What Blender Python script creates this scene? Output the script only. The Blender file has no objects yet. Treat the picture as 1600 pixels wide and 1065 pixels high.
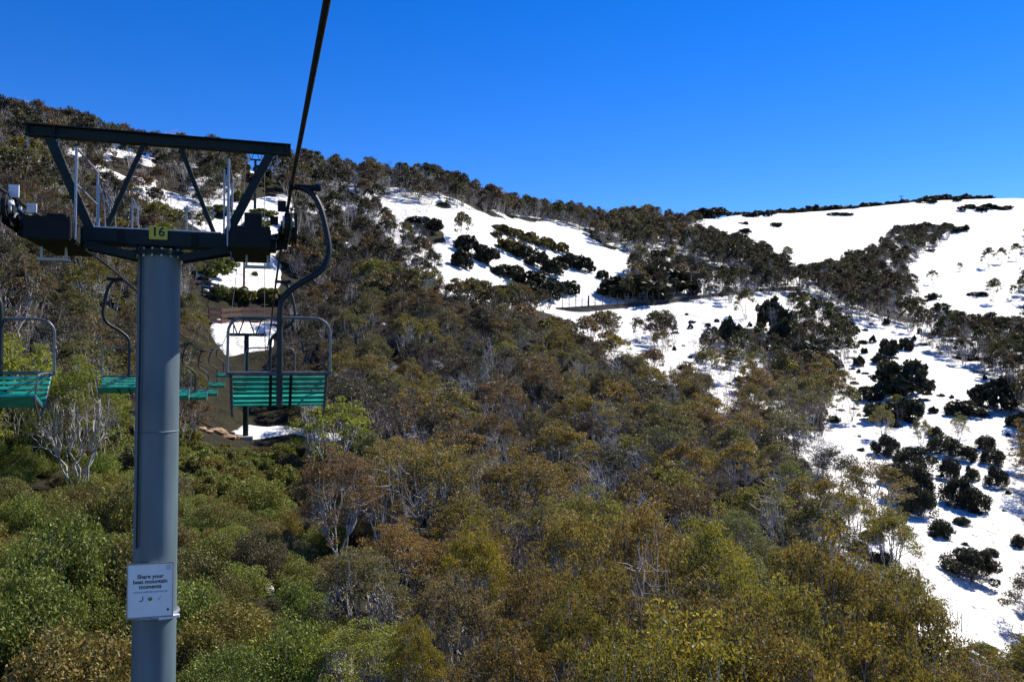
import bpy, bmesh, math, random
import numpy as np
from mathutils import Vector, Matrix, Euler

sc = bpy.context.scene
COL = sc.collection
R = math.radians
rng = np.random.default_rng(16)
random.seed(16)

# ------------------------------------------------------------------ camera, sky, sun, exposure
FPX, CX, CY, HOR = 1244.4, 800.0, 532.5, 572.0
PITCH = math.atan((HOR - CY) / FPX)
cam_d = bpy.data.cameras.new('camera'); cam = bpy.data.objects.new('camera', cam_d); COL.objects.link(cam)
cam_d.lens = 28.0; cam_d.sensor_width = 36.0; cam_d.clip_start = 0.1; cam_d.clip_end = 20000
cam.location = (0, 0, 0); cam.rotation_euler = (R(90) + PITCH, 0, 0)
sc.camera = cam

SUN_AZ, SUN_EL = 50.0, 46.0
world = bpy.data.worlds.new('World'); sc.world = world; world.use_nodes = True
wn = world.node_tree; wn.nodes.clear()
sky = wn.nodes.new('ShaderNodeTexSky'); sky.sky_type = 'NISHITA'; sky.sun_disc = False
sky.sun_elevation = R(SUN_EL); sky.sun_rotation = R(SUN_AZ); sky.altitude = 2600
sky.air_density = 1.0; sky.dust_density = 0.0; sky.ozone_density = 3.0
hsv = wn.nodes.new('ShaderNodeHueSaturation'); hsv.inputs['Saturation'].default_value = 1.38; hsv.inputs['Hue'].default_value = 0.516
hsv.inputs['Value'].default_value = 1.0
bg = wn.nodes.new('ShaderNodeBackground'); bg.inputs['Strength'].default_value = 0.118
wo = wn.nodes.new('ShaderNodeOutputWorld')
wn.links.new(sky.outputs[0], hsv.inputs['Color']); wn.links.new(hsv.outputs[0], bg.inputs['Color'])
wn.links.new(bg.outputs[0], wo.inputs['Surface'])

sun_d = bpy.data.lights.new('sun', 'SUN'); sun = bpy.data.objects.new('sun', sun_d); COL.objects.link(sun)
sun_d.energy = 5.0; sun_d.angle = R(0.5); sun_d.color = (1.0, 0.95, 0.86)
sdir = Vector((math.sin(R(SUN_AZ)) * math.cos(R(SUN_EL)), math.cos(R(SUN_AZ)) * math.cos(R(SUN_EL)), math.sin(R(SUN_EL))))
sun.rotation_euler = (-sdir).to_track_quat('-Z', 'Y').to_euler()
sc.view_settings.view_transform = 'Standard'; sc.view_settings.look = 'None'
sc.view_settings.exposure = 0.7; sc.view_settings.gamma = 1.0
try: sc.view_settings.use_curve_mapping = False
except Exception: pass
sc.render.engine = 'CYCLES'
sc.cycles.max_bounces = 5; sc.cycles.diffuse_bounces = 2; sc.cycles.glossy_bounces = 2
sc.cycles.transmission_bounces = 3; sc.cycles.transparent_max_bounces = 4

# ------------------------------------------------------------------ helpers
def ray(px, py):
    """direction of a pixel (1600x1065 frame) scaled to depth y = 1"""
    a = (px - CX) / FPX; b = -(py - CY) / FPX
    c, s = math.cos(PITCH), math.sin(PITCH)
    y = c - b * s; z = s + b * c
    return a / y, z / y

def project(x, y, z):
    c, s = math.cos(PITCH), math.sin(PITCH)
    d = y * c + z * s; u = -y * s + z * c
    d = np.maximum(d, 0.05)
    return CX + FPX * x / d, CY - FPX * u / d

def tag(o, label=None, cat=None, group=None, kind=None):
    if label: o['label'] = label
    if cat: o['category'] = cat
    if group: o['group'] = group
    if kind: o['kind'] = kind
    return o

def empty(name, loc=(0, 0, 0), rz=0.0):
    o = bpy.data.objects.new(name, None); COL.objects.link(o)
    o.location = loc; o.rotation_euler = (0, 0, rz); o.empty_display_size = 0.2
    return o

def link(name, me, mat=None, parent=None):
    o = bpy.data.objects.new(name, me); COL.objects.link(o)
    if mat is not None and not me.materials: me.materials.append(mat)
    if parent is not None: o.parent = parent
    return o

def copy_tree(o, parent=None):
    c = o.copy(); COL.objects.link(c); c.parent = parent
    for ch in o.children: copy_tree(ch, c)
    return c

class MB:
    """collects shapes for ONE mesh"""
    def __init__(s): s.v = []; s.f = []
    def add(s, vs, fs):
        n = len(s.v); s.v += [tuple(p) for p in vs]; s.f += [tuple(i + n for i in f) for f in fs]; return s
    def box(s, a, b):
        x0, y0, z0 = a; x1, y1, z1 = b
        return s.add([(x0,y0,z0),(x1,y0,z0),(x1,y1,z0),(x0,y1,z0),(x0,y0,z1),(x1,y0,z1),(x1,y1,z1),(x0,y1,z1)],
                     [(0,3,2,1),(4,5,6,7),(0,1,5,4),(1,2,6,5),(2,3,7,6),(3,0,4,7)])
    def bar(s, a, b, w, h=None, up=(0, 0, 1)):
        h = h or w; a = Vector(a); b = Vector(b); d = (b - a).normalized(); up = Vector(up)
        if abs(d.dot(up)) > 0.98: up = Vector((0, 1, 0))
        x = d.cross(up).normalized() * w / 2; y = x.cross(d).normalized() * h / 2
        vs = [a-x-y, a+x-y, a+x+y, a-x+y, b-x-y, b+x-y, b+x+y, b-x+y]
        return s.add(vs, [(0,1,2,3),(7,6,5,4),(0,4,5,1),(1,5,6,2),(2,6,7,3),(3,7,4,0)])
    def ibeam(s, a, b, w, h, t):
        a = Vector(a); b = Vector(b); u = Vector((0, 0, 1))
        s.bar(a + u*(h/2 - t/2), b + u*(h/2 - t/2), w, t); s.bar(a - u*(h/2 - t/2), b - u*(h/2 - t/2), w, t)
        s.bar(a, b, t, h - 2*t)
        return s
    def tube(s, pts, r, n=8, cap=True):
        pts = [Vector(p) for p in pts]; rs = r if hasattr(r, '__len__') else [r] * len(pts)
        rings = []; prev = None
        for i, p in enumerate(pts):
            d = (pts[min(i+1, len(pts)-1)] - pts[max(i-1, 0)]).normalized()
            if prev is None:
                ref = Vector((0, 0, 1)) if abs(d.z) < 0.9 else Vector((1, 0, 0))
                x = d.cross(ref).normalized()
            else:
                x = (prev - d * prev.dot(d)).normalized()
            prev = x; y = d.cross(x)
            rings.append([p + (x*math.cos(2*math.pi*k/n) + y*math.sin(2*math.pi*k/n))*rs[i] for k in range(n)])
        vs = [v for rg in rings for v in rg]; fs = []
        for i in range(len(pts)-1):
            for k in range(n):
                a = i*n+k; b = i*n+(k+1) % n
                fs.append((a, b, b+n, a+n))
        if cap: fs += [tuple(range(n-1, -1, -1)), tuple(range((len(pts)-1)*n, len(pts)*n))]
        return s.add(vs, fs)
    def build(s, name, mat, parent=None, smooth=False, bevel=0.0, off=(0, 0, 0)):
        me = bpy.data.meshes.new(name)
        ox, oy, oz = off
        me.from_pydata([(x-ox, y-oy, z-oz) for x, y, z in s.v], [], s.f); me.update()
        bm = bmesh.new(); bm.from_mesh(me); bmesh.ops.recalc_face_normals(bm, faces=bm.faces)
        if bevel > 0: bmesh.ops.bevel(bm, geom=bm.edges[:], offset=bevel, segments=1, affect='EDGES')
        bm.to_mesh(me); bm.free()
        if smooth:
            for p in me.polygons: p.use_smooth = True
            try: me.set_sharp_from_angle(angle=R(40))
            except Exception: pass
        return link(name, me, mat, parent)

def smooth_path(pts, n=5):
    pts = [Vector(p) for p in pts]; out = []
    for i in range(len(pts)-1):
        p0 = pts[max(i-1, 0)]; p1 = pts[i]; p2 = pts[i+1]; p3 = pts[min(i+2, len(pts)-1)]
        for k in range(n):
            t = k/n
            out.append(0.5*((2*p1)+(-p0+p2)*t+(2*p0-5*p1+4*p2-p3)*t*t+(-p0+3*p1-3*p2+p3)*t**3))
    return out + [pts[-1]]

# ------------------------------------------------------------------ materials
def mat_new(name):
    m = bpy.data.materials.new(name); m.use_nodes = True
    nt = m.node_tree; nt.nodes.clear()
    out = nt.nodes.new('ShaderNodeOutputMaterial')
    return m, nt, out

def paint(name, col, rough=0.5, metal=0.0, vary=0.18, scale=9.0, bump=0.04, spec=0.5, streak=False):
    m, nt, out = mat_new(name); N = nt.nodes.new; L = nt.links.new
    b = N('ShaderNodeBsdfPrincipled'); b.inputs['Roughness'].default_value = rough; b.inputs['Metallic'].default_value = metal
    b.inputs['Specular IOR Level'].default_value = spec
    tc = N('ShaderNodeTexCoord'); mp = N('ShaderNodeMapping')
    mp.inputs['Scale'].default_value = (1, 1, 0.12) if streak else (1, 1, 1)
    L(tc.outputs['Object'], mp.inputs[0])
    nz = N('ShaderNodeTexNoise'); nz.inputs['Scale'].default_value = scale; nz.inputs['Detail'].default_value = 6
    L(mp.outputs[0], nz.inputs['Vector'])
    cr = N('ShaderNodeValToRGB'); cr.color_ramp.elements[0].position = 0.3; cr.color_ramp.elements[1].position = 0.72
    cr.color_ramp.elements[0].color = tuple(c*(1-vary) for c in col) + (1,)
    cr.color_ramp.elements[1].color = tuple(min(1, c*(1+vary)) for c in col) + (1,)
    L(nz.outputs[0], cr.inputs[0]); L(cr.outputs[0], b.inputs['Base Color'])
    rr = N('ShaderNodeMapRange'); rr.inputs[3].default_value = max(0.05, rough-0.12); rr.inputs[4].default_value = min(1, rough+0.15)
    L(nz.outputs[0], rr.inputs[0]); L(rr.outputs[0], b.inputs['Roughness'])
    if bump:
        bp = N('ShaderNodeBump'); bp.inputs['Strength'].default_value = bump*4; bp.inputs['Distance'].default_value = 0.01
        L(nz.outputs[0], bp.inputs['Height']); L(bp.outputs[0], b.inputs['Normal'])
    L(b.outputs[0], out.inputs[0])
    return m

M = {}
M['pole'] = paint('galvanised_pole', (0.075, 0.115, 0.132), 0.56, 0.0, 0.4, 4.0, 0.03, 1.0, True)
M['steel'] = paint('green_steel', (0.011, 0.021, 0.021), 0.6, 0.0, 0.3, 7.0, 0.03, 0.25)
M['dark'] = paint('dark_machinery', (0.012, 0.014, 0.015), 0.7, 0.0, 0.3, 12.0, 0.05, 0.2)
M['rail'] = paint('galvanised_rail', (0.30, 0.31, 0.33), 0.4, 0.6, 0.2, 20.0, 0.02)
M['white'] = paint('white_steel', (0.72, 0.73, 0.75), 0.5, 0.0, 0.1, 12.0, 0.02)
M['rubber'] = paint('rubber', (0.012, 0.012, 0.014), 0.8, 0.0, 0.2, 14.0, 0.05)
M['cable'] = paint('steel_rope', (0.016, 0.015, 0.016), 0.55, 0.3, 0.3, 60.0, 0.1)
M['teal'] = paint('teal_slat', (0.010, 0.32, 0.225), 0.48, 0.0, 0.32, 7.0, 0.04)
M['frame'] = paint('chair_frame', (0.16, 0.16, 0.17), 0.4, 0.5, 0.2, 18.0, 0.02)
M['hanger'] = paint('hanger_steel', (0.010, 0.015, 0.017), 0.5, 0.0, 0.25, 16.0, 0.03, 0.35)
M['yellow'] = paint('yellow_plate', (0.62, 0.50, 0.03), 0.45, 0.0, 0.1, 12.0, 0.01)
M['ink'] = paint('black_ink', (0.012, 0.012, 0.014), 0.6, 0, 0.1, 10, 0)
M['sign'] = paint('sign_white', (0.80, 0.80, 0.80), 0.5, 0.0, 0.04, 5.0, 0.0)
M['grey_ink'] = paint('grey_ink', (0.30, 0.34, 0.40), 0.6, 0, 0.1, 10, 0)
M['yellow_ink'] = paint('yellow_ink', (0.55, 0.42, 0.05), 0.6, 0, 0.1, 10, 0)
M['wood'] = paint('red_brown_timber', (0.13, 0.055, 0.045), 0.8, 0, 0.35, 6, 0.08)
M['greywood'] = paint('weathered_timber', (0.06, 0.05, 0.055), 0.85, 0, 0.35, 6, 0.08)
M['concrete'] = paint('concrete', (0.42, 0.40, 0.37), 0.9, 0, 0.2, 4, 0.1)
M['stone'] = paint('dark_stone', (0.018, 0.016, 0.017), 0.95, 0, 0.5, 0.8, 0.4)
M['track'] = paint('wet_gravel', (0.10, 0.085, 0.075), 0.9, 0, 0.4, 0.8, 0.3)
M['sandstone'] = paint('orange_rock', (0.30, 0.19, 0.11), 0.95, 0, 0.35, 1.3, 0.5)

def leaf_mat(name, rough=0.52, trans=0.45):
    m, nt, out = mat_new(name); N = nt.nodes.new; L = nt.links.new
    at = N('ShaderNodeAttribute'); at.attribute_type = 'INSTANCER'; at.attribute_name = 'tint'
    rn = N('ShaderNodeAttribute'); rn.attribute_type = 'GEOMETRY'; rn.attribute_name = 'rnd'
    # leaf by leaf: old leaves bronze, young yellow green; palest stops are painted glints
    ramp = N('ShaderNodeValToRGB'); e = ramp.color_ramp.elements
    e[0].position = 0.0; e[0].color = (0.36, 0.36, 0.36, 1)
    e[1].position = 1.0; e[1].color = (3.2, 2.9, 2.2, 1)
    for pos, c in ((0.22, (0.62, 0.72, 0.62, 1)), (0.40, (1.0, 0.78, 0.62, 1)), (0.55, (0.85, 0.98, 0.80, 1)), (0.70, (1.35, 1.0, 0.72, 1)), (0.84, (1.15, 1.2, 0.9, 1)), (0.93, (1.7, 1.55, 1.2, 1))):
        x = e.new(pos); x.color = c
    L(rn.outputs['Fac'], ramp.inputs[0])
    mx = N('ShaderNodeMix'); mx.data_type = 'RGBA'; mx.blend_type = 'MULTIPLY'; mx.inputs[0].default_value = 1
    L(at.outputs['Color'], mx.inputs[6]); L(ramp.outputs[0], mx.inputs[7])
    b = N('ShaderNodeBsdfPrincipled'); b.inputs['Roughness'].default_value = rough; b.inputs['Specular IOR Level'].default_value = 0.36
    L(mx.outputs[2], b.inputs['Base Color'])
    t = N('ShaderNodeBsdfTranslucent')
    tm = N('ShaderNodeMix'); tm.data_type = 'RGBA'; tm.blend_type = 'MULTIPLY'; tm.inputs[0].default_value = 1
    tm.inputs[7].default_value = (1.6, 1.5, 0.75, 1)
    L(mx.outputs[2], tm.inputs[6]); L(tm.outputs[2], t.inputs[0])
    ms = N('ShaderNodeMixShader'); ms.inputs[0].default_value = trans
    L(b.outputs[0], ms.inputs[1]); L(t.outputs[0], ms.inputs[2]); L(ms.outputs[0], out.inputs[0])
    return m
M['leaf'] = leaf_mat('gum_leaf')
M['heath'] = leaf_mat('heath_leaf', 0.6, 0.18)
M['bark'] = paint('snow_gum_bark', (0.38, 0.35, 0.31), 0.8, 0, 0.45, 3.0, 0.1)
M['deadwood'] = paint('dead_wood', (0.42, 0.39, 0.36), 0.85, 0, 0.35, 3.0, 0.1)
M['twig'] = paint('purple_twigs', (0.13, 0.095, 0.10), 0.85, 0, 0.4, 3.0, 0.1)

def ground_mat():
    m, nt, out = mat_new('heath_ground'); N = nt.nodes.new; L = nt.links.new
    b = N('ShaderNodeBsdfPrincipled'); b.inputs['Roughness'].default_value = 0.95; b.inputs['Specular IOR Level'].default_value = 0.15
    tc = N('ShaderNodeTexCoord')
    n1 = N('ShaderNodeTexNoise'); n1.inputs['Scale'].default_value = 0.35; n1.inputs['Detail'].default_value = 8; n1.inputs['Roughness'].default_value = 0.65
    n2 = N('ShaderNodeTexNoise'); n2.inputs['Scale'].default_value = 3.5; n2.inputs['Detail'].default_value = 6; n2.inputs['Roughness'].default_value = 0.7
    L(tc.outputs['Object'], n1.inputs['Vector']); L(tc.outputs['Object'], n2.inputs['Vector'])
    c1 = N('ShaderNodeValToRGB'); e = c1.color_ramp.elements
    e[0].position = 0.32; e[0].color = (0.013, 0.011, 0.009, 1); e[1].position = 0.7; e[1].color = (0.042, 0.034, 0.022, 1)
    x = e.new(0.5); x.color = (0.028, 0.027, 0.014, 1)
    L(n1.outputs[0], c1.inputs[0])
    c2 = N('ShaderNodeValToRGB'); e = c2.color_ramp.elements
    e[0].position = 0.35; e[0].color = (0.45, 0.45, 0.45, 1); e[1].position = 0.75; e[1].color = (1.7, 1.6, 1.4, 1)
    L(n2.outputs[0], c2.inputs[0])
    mx = N('ShaderNodeMix'); mx.data_type = 'RGBA'; mx.blend_type = 'MULTIPLY'; mx.inputs[0].default_value = 1
    L(c1.outputs[0], mx.inputs[6]); L(c2.outputs[0], mx.inputs[7]); L(mx.outputs[2], b.inputs['Base Color'])
    bp = N('ShaderNodeBump'); bp.inputs['Strength'].default_value = 0.8; bp.inputs['Distance'].default_value = 0.35
    L(n2.outputs[0], bp.inputs['Height']); L(bp.outputs[0], b.inputs['Normal']); L(b.outputs[0], out.inputs[0])
    return m
M['ground'] = ground_mat()

def snow_mat():
    m, nt, out = mat_new('spring_snow'); N = nt.nodes.new; L = nt.links.new
    b = N('ShaderNodeBsdfPrincipled'); b.inputs['Roughness'].default_value = 0.65; b.inputs['Specular IOR Level'].default_value = 0.3
    tc = N('ShaderNodeTexCoord')
    n1 = N('ShaderNodeTexNoise'); n1.inputs['Scale'].default_value = 0.25; n1.inputs['Detail'].default_value = 9; n1.inputs['Roughness'].default_value = 0.6
    L(tc.outputs['Object'], n1.inputs['Vector'])
    c1 = N('ShaderNodeValToRGB'); e = c1.color_ramp.elements
    e[0].position = 0.32; e[0].color = (0.50, 0.46, 0.39, 1); e[1].position = 0.56; e[1].color = (0.84, 0.82, 0.77, 1)
    L(n1.outputs[0], c1.inputs[0])
    # twigs and bark litter lying on the old snow
    n3 = N('ShaderNodeTexNoise'); n3.inputs['Scale'].default_value = 1.6; n3.inputs['Detail'].default_value = 3
    L(tc.outputs['Object'], n3.inputs['Vector'])
    c3 = N('ShaderNodeValToRGB'); e = c3.color_ramp.elements
    e[0].position = 0.635; e[0].color = (0, 0, 0, 1); e[1].position = 0.70; e[1].color = (1, 1, 1, 1)
    L(n3.outputs[0], c3.inputs[0])
    mx = N('ShaderNodeMix'); mx.data_type = 'RGBA'; mx.inputs[7].default_value = (0.17, 0.13, 0.09, 1)
    L(c3.outputs[0], mx.inputs[0]); L(c1.outputs[0], mx.inputs[6]); L(mx.outputs[2], b.inputs['Base Color'])
    n2 = N('ShaderNodeTexNoise'); n2.inputs['Scale'].default_value = 0.9; n2.inputs['Detail'].default_value = 7
    L(tc.outputs['Object'], n2.inputs['Vector'])
    bp = N('ShaderNodeBump'); bp.inputs['Strength'].default_value = 0.9; bp.inputs['Distance'].default_value = 0.6
    L(n2.outputs[0], bp.inputs['Height']); L(bp.outputs[0], b.inputs['Normal']); L(b.outputs[0], out.inputs[0])
    return m
M['snow'] = snow_mat()

# ------------------------------------------------------------------ terrain: a mountainside read as (azimuth, distance) -> height
PX2AZ = lambda px: math.atan((px - CX) / FPX)
COLS = [  # image column, then (depth, height) of the ground going away from the lift
 (-500, [(5,-8),(15,-7.5),(22,-6.5),(32,-4),(45,0),(60,6),(85,19),(115,36),(150,55),(200,66),(400,55),(3000,-60)]),
 (0,    [(5,-9),(14,-9),(22,-8.6),(32,-7.2),(45,-4.7),(60,0),(85,11.6),(115,28.5),(150,45),(165,48),(220,46),(500,20),(3000,-60)]),
 (100,  [(5,-9),(18,-8.8),(28,-7.9),(42,-6),(60,-2),(85,7.5),(112,21),(135,33),(165,48),(185,51),(230,50),(500,20),(3000,-60)]),
 (200,  [(5,-9),(20,-8.6),(35,-8),(55,-6.5),(75,-2),(100,7),(125,19),(150,33),(180,49.5),(195,52),(240,52),(500,20),(3000,-60)]),
 (375,  [(5,-9),(20,-8.3),(35,-8.1),(60,-8.4),(84,-7.9),(90,-6.5),(100,-1.5),(110,5),(120,10),(140,20),(160,31),(200,49),(215,54),(260,54),(500,20),(3000,-60)]),
 (460,  [(5,-9.2),(20,-9),(40,-9),(60,-8.8),(86,-8.0),(100,-3),(115,4),(135,13),(160,25),(200,45),(225,55),(270,55),(500,20),(3000,-60)]),
 (550,  [(5,-9.5),(20,-9.5),(40,-10),(60,-9),(84,-6),(110,1),(140,11),(170,25),(200,40),(240,57.5),(270,59),(500,20),(3000,-60)]),
 (700,  [(5,-10),(20,-11),(40,-12),(60,-9.5),(80,-5),(110,3),(150,14.5),(190,30.5),(230,49.5),(260,60),(300,61),(600,20),(3000,-60)]),
 (850,  [(5,-11),(20,-12),(40,-13),(70,-10),(100,-4),(140,5),(178,12.5),(200,20),(240,34),(280,50),(320,61.5),(370,63),(700,20),(3000,-60)]),
 (1000, [(5,-12),(20,-12.5),(40,-14),(70,-12),(100,-7),(130,-1.5),(170,7),(185,13),(195,14.5),(230,24),(300,47),(370,67),(420,80),(470,80),(900,40),(3000,-60)]),
 (1150, [(5,-13),(20,-13),(40,-15),(70,-13),(100,-9),(130,-4),(165,3),(195,14.5),(205,16.5),(230,22),(300,43),(380,67),(450,86),(500,100),(570,103),(1000,60),(3000,-60)]),
 (1300, [(5,-14),(20,-13.5),(40,-15),(70,-14),(100,-11),(130,-6.5),(170,1.4),(210,13),(260,25),(330,42),(420,68),(520,104),(590,108),(1000,70),(3000,-60)]),
 (1450, [(5,-15),(20,-14.5),(40,-17),(60,-17),(80,-14),(100,-10.7),(140,-3.4),(180,4),(230,14),(300,32),(350,47),(430,76),(520,112),(600,117),(1000,80),(3000,-60)]),
 (1600, [(5,-16),(20,-16),(40,-19),(60,-18.3),(100,-10.5),(140,-3.4),(190,6),(230,14),(300,34),(350,49),(430,79),(500,110),(580,114),(1000,80),(3000,-60)]),
 (2000, [(5,-17),(20,-17),(40,-20),(60,-19),(100,-10),(140,-2),(230,18),(350,55),(500,110),(600,114),(1000,80),(3000,-60)]),
]
NAZ, NR = 1441, 640
AZG = np.linspace(-math.pi, math.pi, NAZ)                       # quarter degree table, whole circle
RG = np.concatenate([np.linspace(0.0, 5, 6)[:-1], np.geomspace(5, 3200, NR - 5)])
tab_az, tab = [], []
back = [(5,-12),(60,-26),(200,-60),(600,-120),(3000,-160)]
for a in (-math.pi, -2.2): tab_az.append(a); tab.append(np.interp(RG, *zip(*back)))
side = [(5,-10),(60,-6),(150,15),(300,35),(600,30),(3000,-100)]
tab_az.append(-1.35); tab.append(np.interp(RG, *zip(*side)))
for px, lst in COLS:
    a = PX2AZ(px); c = math.cos(a); tab_az.append(a)
    tab.append(np.interp(RG, [d / c for d, h in lst], [h for d, h in lst]))
side = [(5,-15),(60,-26),(150,-20),(300,10),(600,30),(3000,-100)]
tab_az.append(1.35); tab.append(np.interp(RG, *zip(*side)))
for a in (2.2, math.pi): tab_az.append(a); tab.append(np.interp(RG, *zip(*back)))
tab = np.array(tab); tab_az = np.array(tab_az)
TB = np.empty((NAZ, len(RG)))
for j in range(len(RG)): TB[:, j] = np.interp(AZG, tab_az, tab[:, j])
def gblur(a, s, axis):
    k = np.arange(-int(3*s), int(3*s)+1); w = np.exp(-k*k/(2*s*s)); w /= w.sum()
    pad = [(0, 0), (0, 0)]; pad[axis] = (len(k)//2, len(k)//2)
    b = np.pad(a, pad, mode='edge'); out = np.zeros_like(a)
    for i, wi in enumerate(w):
        sl = [slice(None), slice(None)]; sl[axis] = slice(i, i + a.shape[axis]); out += wi * b[tuple(sl)]
    return out
TB = gblur(TB, 7, 0); TB = gblur(TB, 4, 1)

_perm = rng.permutation(512)
def vnoise(x, y, s):
    x = np.asarray(x) / s; y = np.asarray(y) / s
    xi = np.floor(x).astype(int); yi = np.floor(y).astype(int); fx = x - xi; fy = y - yi
    fx = fx*fx*(3-2*fx); fy = fy*fy*(3-2*fy)
    h = lambda a, b: _perm[(_perm[a & 511] + b) & 511] / 511.0
    return (h(xi, yi)*(1-fx) + h(xi+1, yi)*fx)*(1-fy) + (h(xi, yi+1)*(1-fx) + h(xi+1, yi+1)*fx)*fy
def fbm(x, y, s, n=4):
    v = 0; a = 0.5
    for i in range(n): v = v + a*vnoise(x + 13.7*i, y - 7.1*i, s); s *= 0.5; a *= 0.5
    return v / (1 - 0.5**n)

LR = np.log(RG[5:])
def height(x, y):
    x = np.asarray(x, float); y = np.asarray(y, float)
    az = np.arctan2(x, y); r = np.hypot(x, y)
    fa = (az + math.pi) / (2*math.pi) * (NAZ-1); ia = np.clip(fa.astype(int), 0, NAZ-2); fa = fa - ia
    fr = np.interp(r, RG, np.arange(len(RG))); ir = np.clip(fr.astype(int), 0, len(RG)-2); fr = fr - ir
    b = (TB[ia, ir]*(1-fa) + TB[ia+1, ir]*fa)*(1-fr) + (TB[ia, ir+1]*(1-fa) + TB[ia+1, ir+1]*fa)*fr
    amp = np.clip((r-8)/60, 0, 1)
    return b + amp*(1.5*(fbm(x, y, 26.0) - 0.5) + 0.5*(fbm(x+50, y, 6.0, 3) - 0.5)) + np.clip((r-200)/200, 0, 1)*2.2*(fbm(x, y+90, 60.0, 3) - 0.5)

def ground_at(px, py, rmin=8.0):
    """the first ground point on a pixel's ray"""
    a, e = ray(px, py)
    d = np.geomspace(rmin, 1500, 900)
    z = height(a*d, d); hit = np.nonzero(z >= e*d)[0]
    i = hit[0] if len(hit) else int(np.argmax(z/d))
    dd = d[i]
    return a*dd, dd, float(height(a*dd, dd))

# ------------------------------------------------------------------ where snow lies (outlines read off the photograph, thrown on to the hillside)
def inpoly(px, py, poly):
    r = np.zeros(np.shape(px), bool); n = len(poly)
    for i in range(n):
        x0, y0 = poly[i]; x1, y1 = poly[(i+1) % n]
        if y0 == y1: continue
        c = ((y0 > py) != (y1 > py)) & (px < (x1-x0)*(py-y0)/(y1-y0) + x0)
        r ^= c
    return r
SNOW = [
 [(598,320),(628,308),(650,322),(720,328),(800,342),(870,350),(925,366),(935,385),(985,395),(990,430),(960,450),(960,474),(870,484),(878,470),(830,462),(780,446),(735,446),(700,438),(688,400),(680,365),(640,350),(612,340)],
 [(985,395),(1060,400),(1080,420),(1165,425),(1170,450),(1080,470),(985,474)],
 [(1075,352),(1110,335),(1180,333),(1240,322),(1300,316),(1400,306),(1440,303),(1500,290),(1610,285),(1610,352),(1560,352),(1500,352),(1400,358),(1360,385),(1320,402),(1290,410),(1240,420),(1225,402),(1180,378),(1130,362)],
 [(1068,322),(1190,318),(1190,327),(1080,330)],
 [(1610,348),(1610,503),(1560,502),(1500,494),(1450,476),(1425,460),(1425,444),(1432,425),(1410,432),(1420,412),(1470,386),(1492,366),(1500,350)],
 [(880,499),(1100,480),(1200,467),(1275,460),(1300,480),(1330,500),(1380,510),(1440,540),(1520,580),(1545,600),(1610,620),(1610,1010),(1560,965),(1520,915),(1440,855),(1400,800),(1380,745),(1290,700),(1180,622),(1110,612),(1090,572),(1040,562),(980,535)],
 [(1390,1030),(1420,1022),(1450,1036),(1462,1070),(1400,1070)], [(1500,950),(1520,952),(1530,985),(1508,975)],
 [(225,282),(250,275),(262,300),(300,318),(320,350),(370,320),(440,303),(462,330),(446,380),(446,430),(430,462),(335,462),(330,430),(400,400),(360,380),(330,370),(290,347),(270,322)],
 [(150,226),(235,233),(236,262),(200,252),(160,246)], [(85,228),(125,230),(130,250),(100,245)],
 [(372,662),(440,666),(530,674),(532,684),(376,686)],
 [(415,755),(440,748),(470,768),(430,772)], [(445,790),(500,795),(505,815),(455,805)], [(412,888),(432,895),(436,918),(420,908)], [(440,930),(462,940),(486,972),(462,962)],
 [(330,505),(430,500),(440,540),(350,560)],
]
SPECKS = [(612,272,16,6),(640,268,7,4),(683,288,6,4),(730,303,7,4),(562,300,12,6),(548,322,8,5),(540,385,9,9),(600,405,9,7),(690,452,12,8),(628,520,22,18),
          (682,602,20,22),(745,685,14,12),(832,520,20,10),(930,562,18,14),(1122,608,22,8),(660,470,8,6),(1330,735,26,18),(1310,720,14,10),(420,330,20,8),(60,250,10,5),
          (1450,520,8,5),(1390,470,10,6),(1355,440,14,8),(1385,420,10,6),(1372,452,10,7)]
def ellipse(cx, cy, rx, ry): return [(cx+rx*math.cos(t), cy+ry*math.sin(t)) for t in np.linspace(0, 2*math.pi, 14)[:-1]]
_g = np.random.default_rng(3); _sp = []
for cx_, cy_, rx_, ry_ in SPECKS:
    if rx_ < 12: _sp.append((cx_, cy_, rx_, ry_*0.8)); continue
    for k in range(6): _sp.append((cx_+_g.normal()*rx_*0.7, cy_+_g.normal()*ry_*0.7, rx_*(0.18+0.3*_g.random()), ry_*(0.15+0.25*_g.random())))
ALL_SNOW = SNOW + [ellipse(*s) for s in _sp]
def in_snow(px, py, polys=ALL_SNOW):
    r = np.zeros(np.shape(px), bool)
    for p in polys: r |= inpoly(px, py, p)
    return r

UNDER = [[(872,476),(1000,464),(1100,452),(1250,436),(1300,462),(1610,620),(1610,1075),(1540,1075),(1420,970),(1340,880),(1290,800),(1270,750),(1230,700),(1130,660),(1050,610),(970,575),(890,530)],
         [(1480,345),(1610,340),(1610,380),(1480,380)], [(690,400),(760,440),(880,470),(880,490),(800,480),(680,460)], [(560,320),(640,340),(700,440),(660,440)]]   # snow reaching in below the crowns
THIN = [[(1240,418),(1330,400),(1400,360),(1500,352),(1500,372),(1420,405),(1405,440),(1430,470),(1500,490),(1610,505),(1610,620),(1540,590),(1440,540),(1330,500),(1290,470),(1245,460),(1180,440),(1080,400),(1000,395),(930,368),(1000,350),(1075,350),(1180,378)],
        [(480,245),(600,245),(760,290),(900,330),(1060,335),(1060,350),(930,366),(800,340),(650,320),(560,330),(480,330)], [(0,185),(160,215),(330,250),(480,250),(480,330),(330,330),(120,300),(0,300)],
        [(1180,600),(1330,690),(1400,800),(1330,760),(1200,680)], [(560,480),(760,480),(800,620),(620,620)]]
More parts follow.
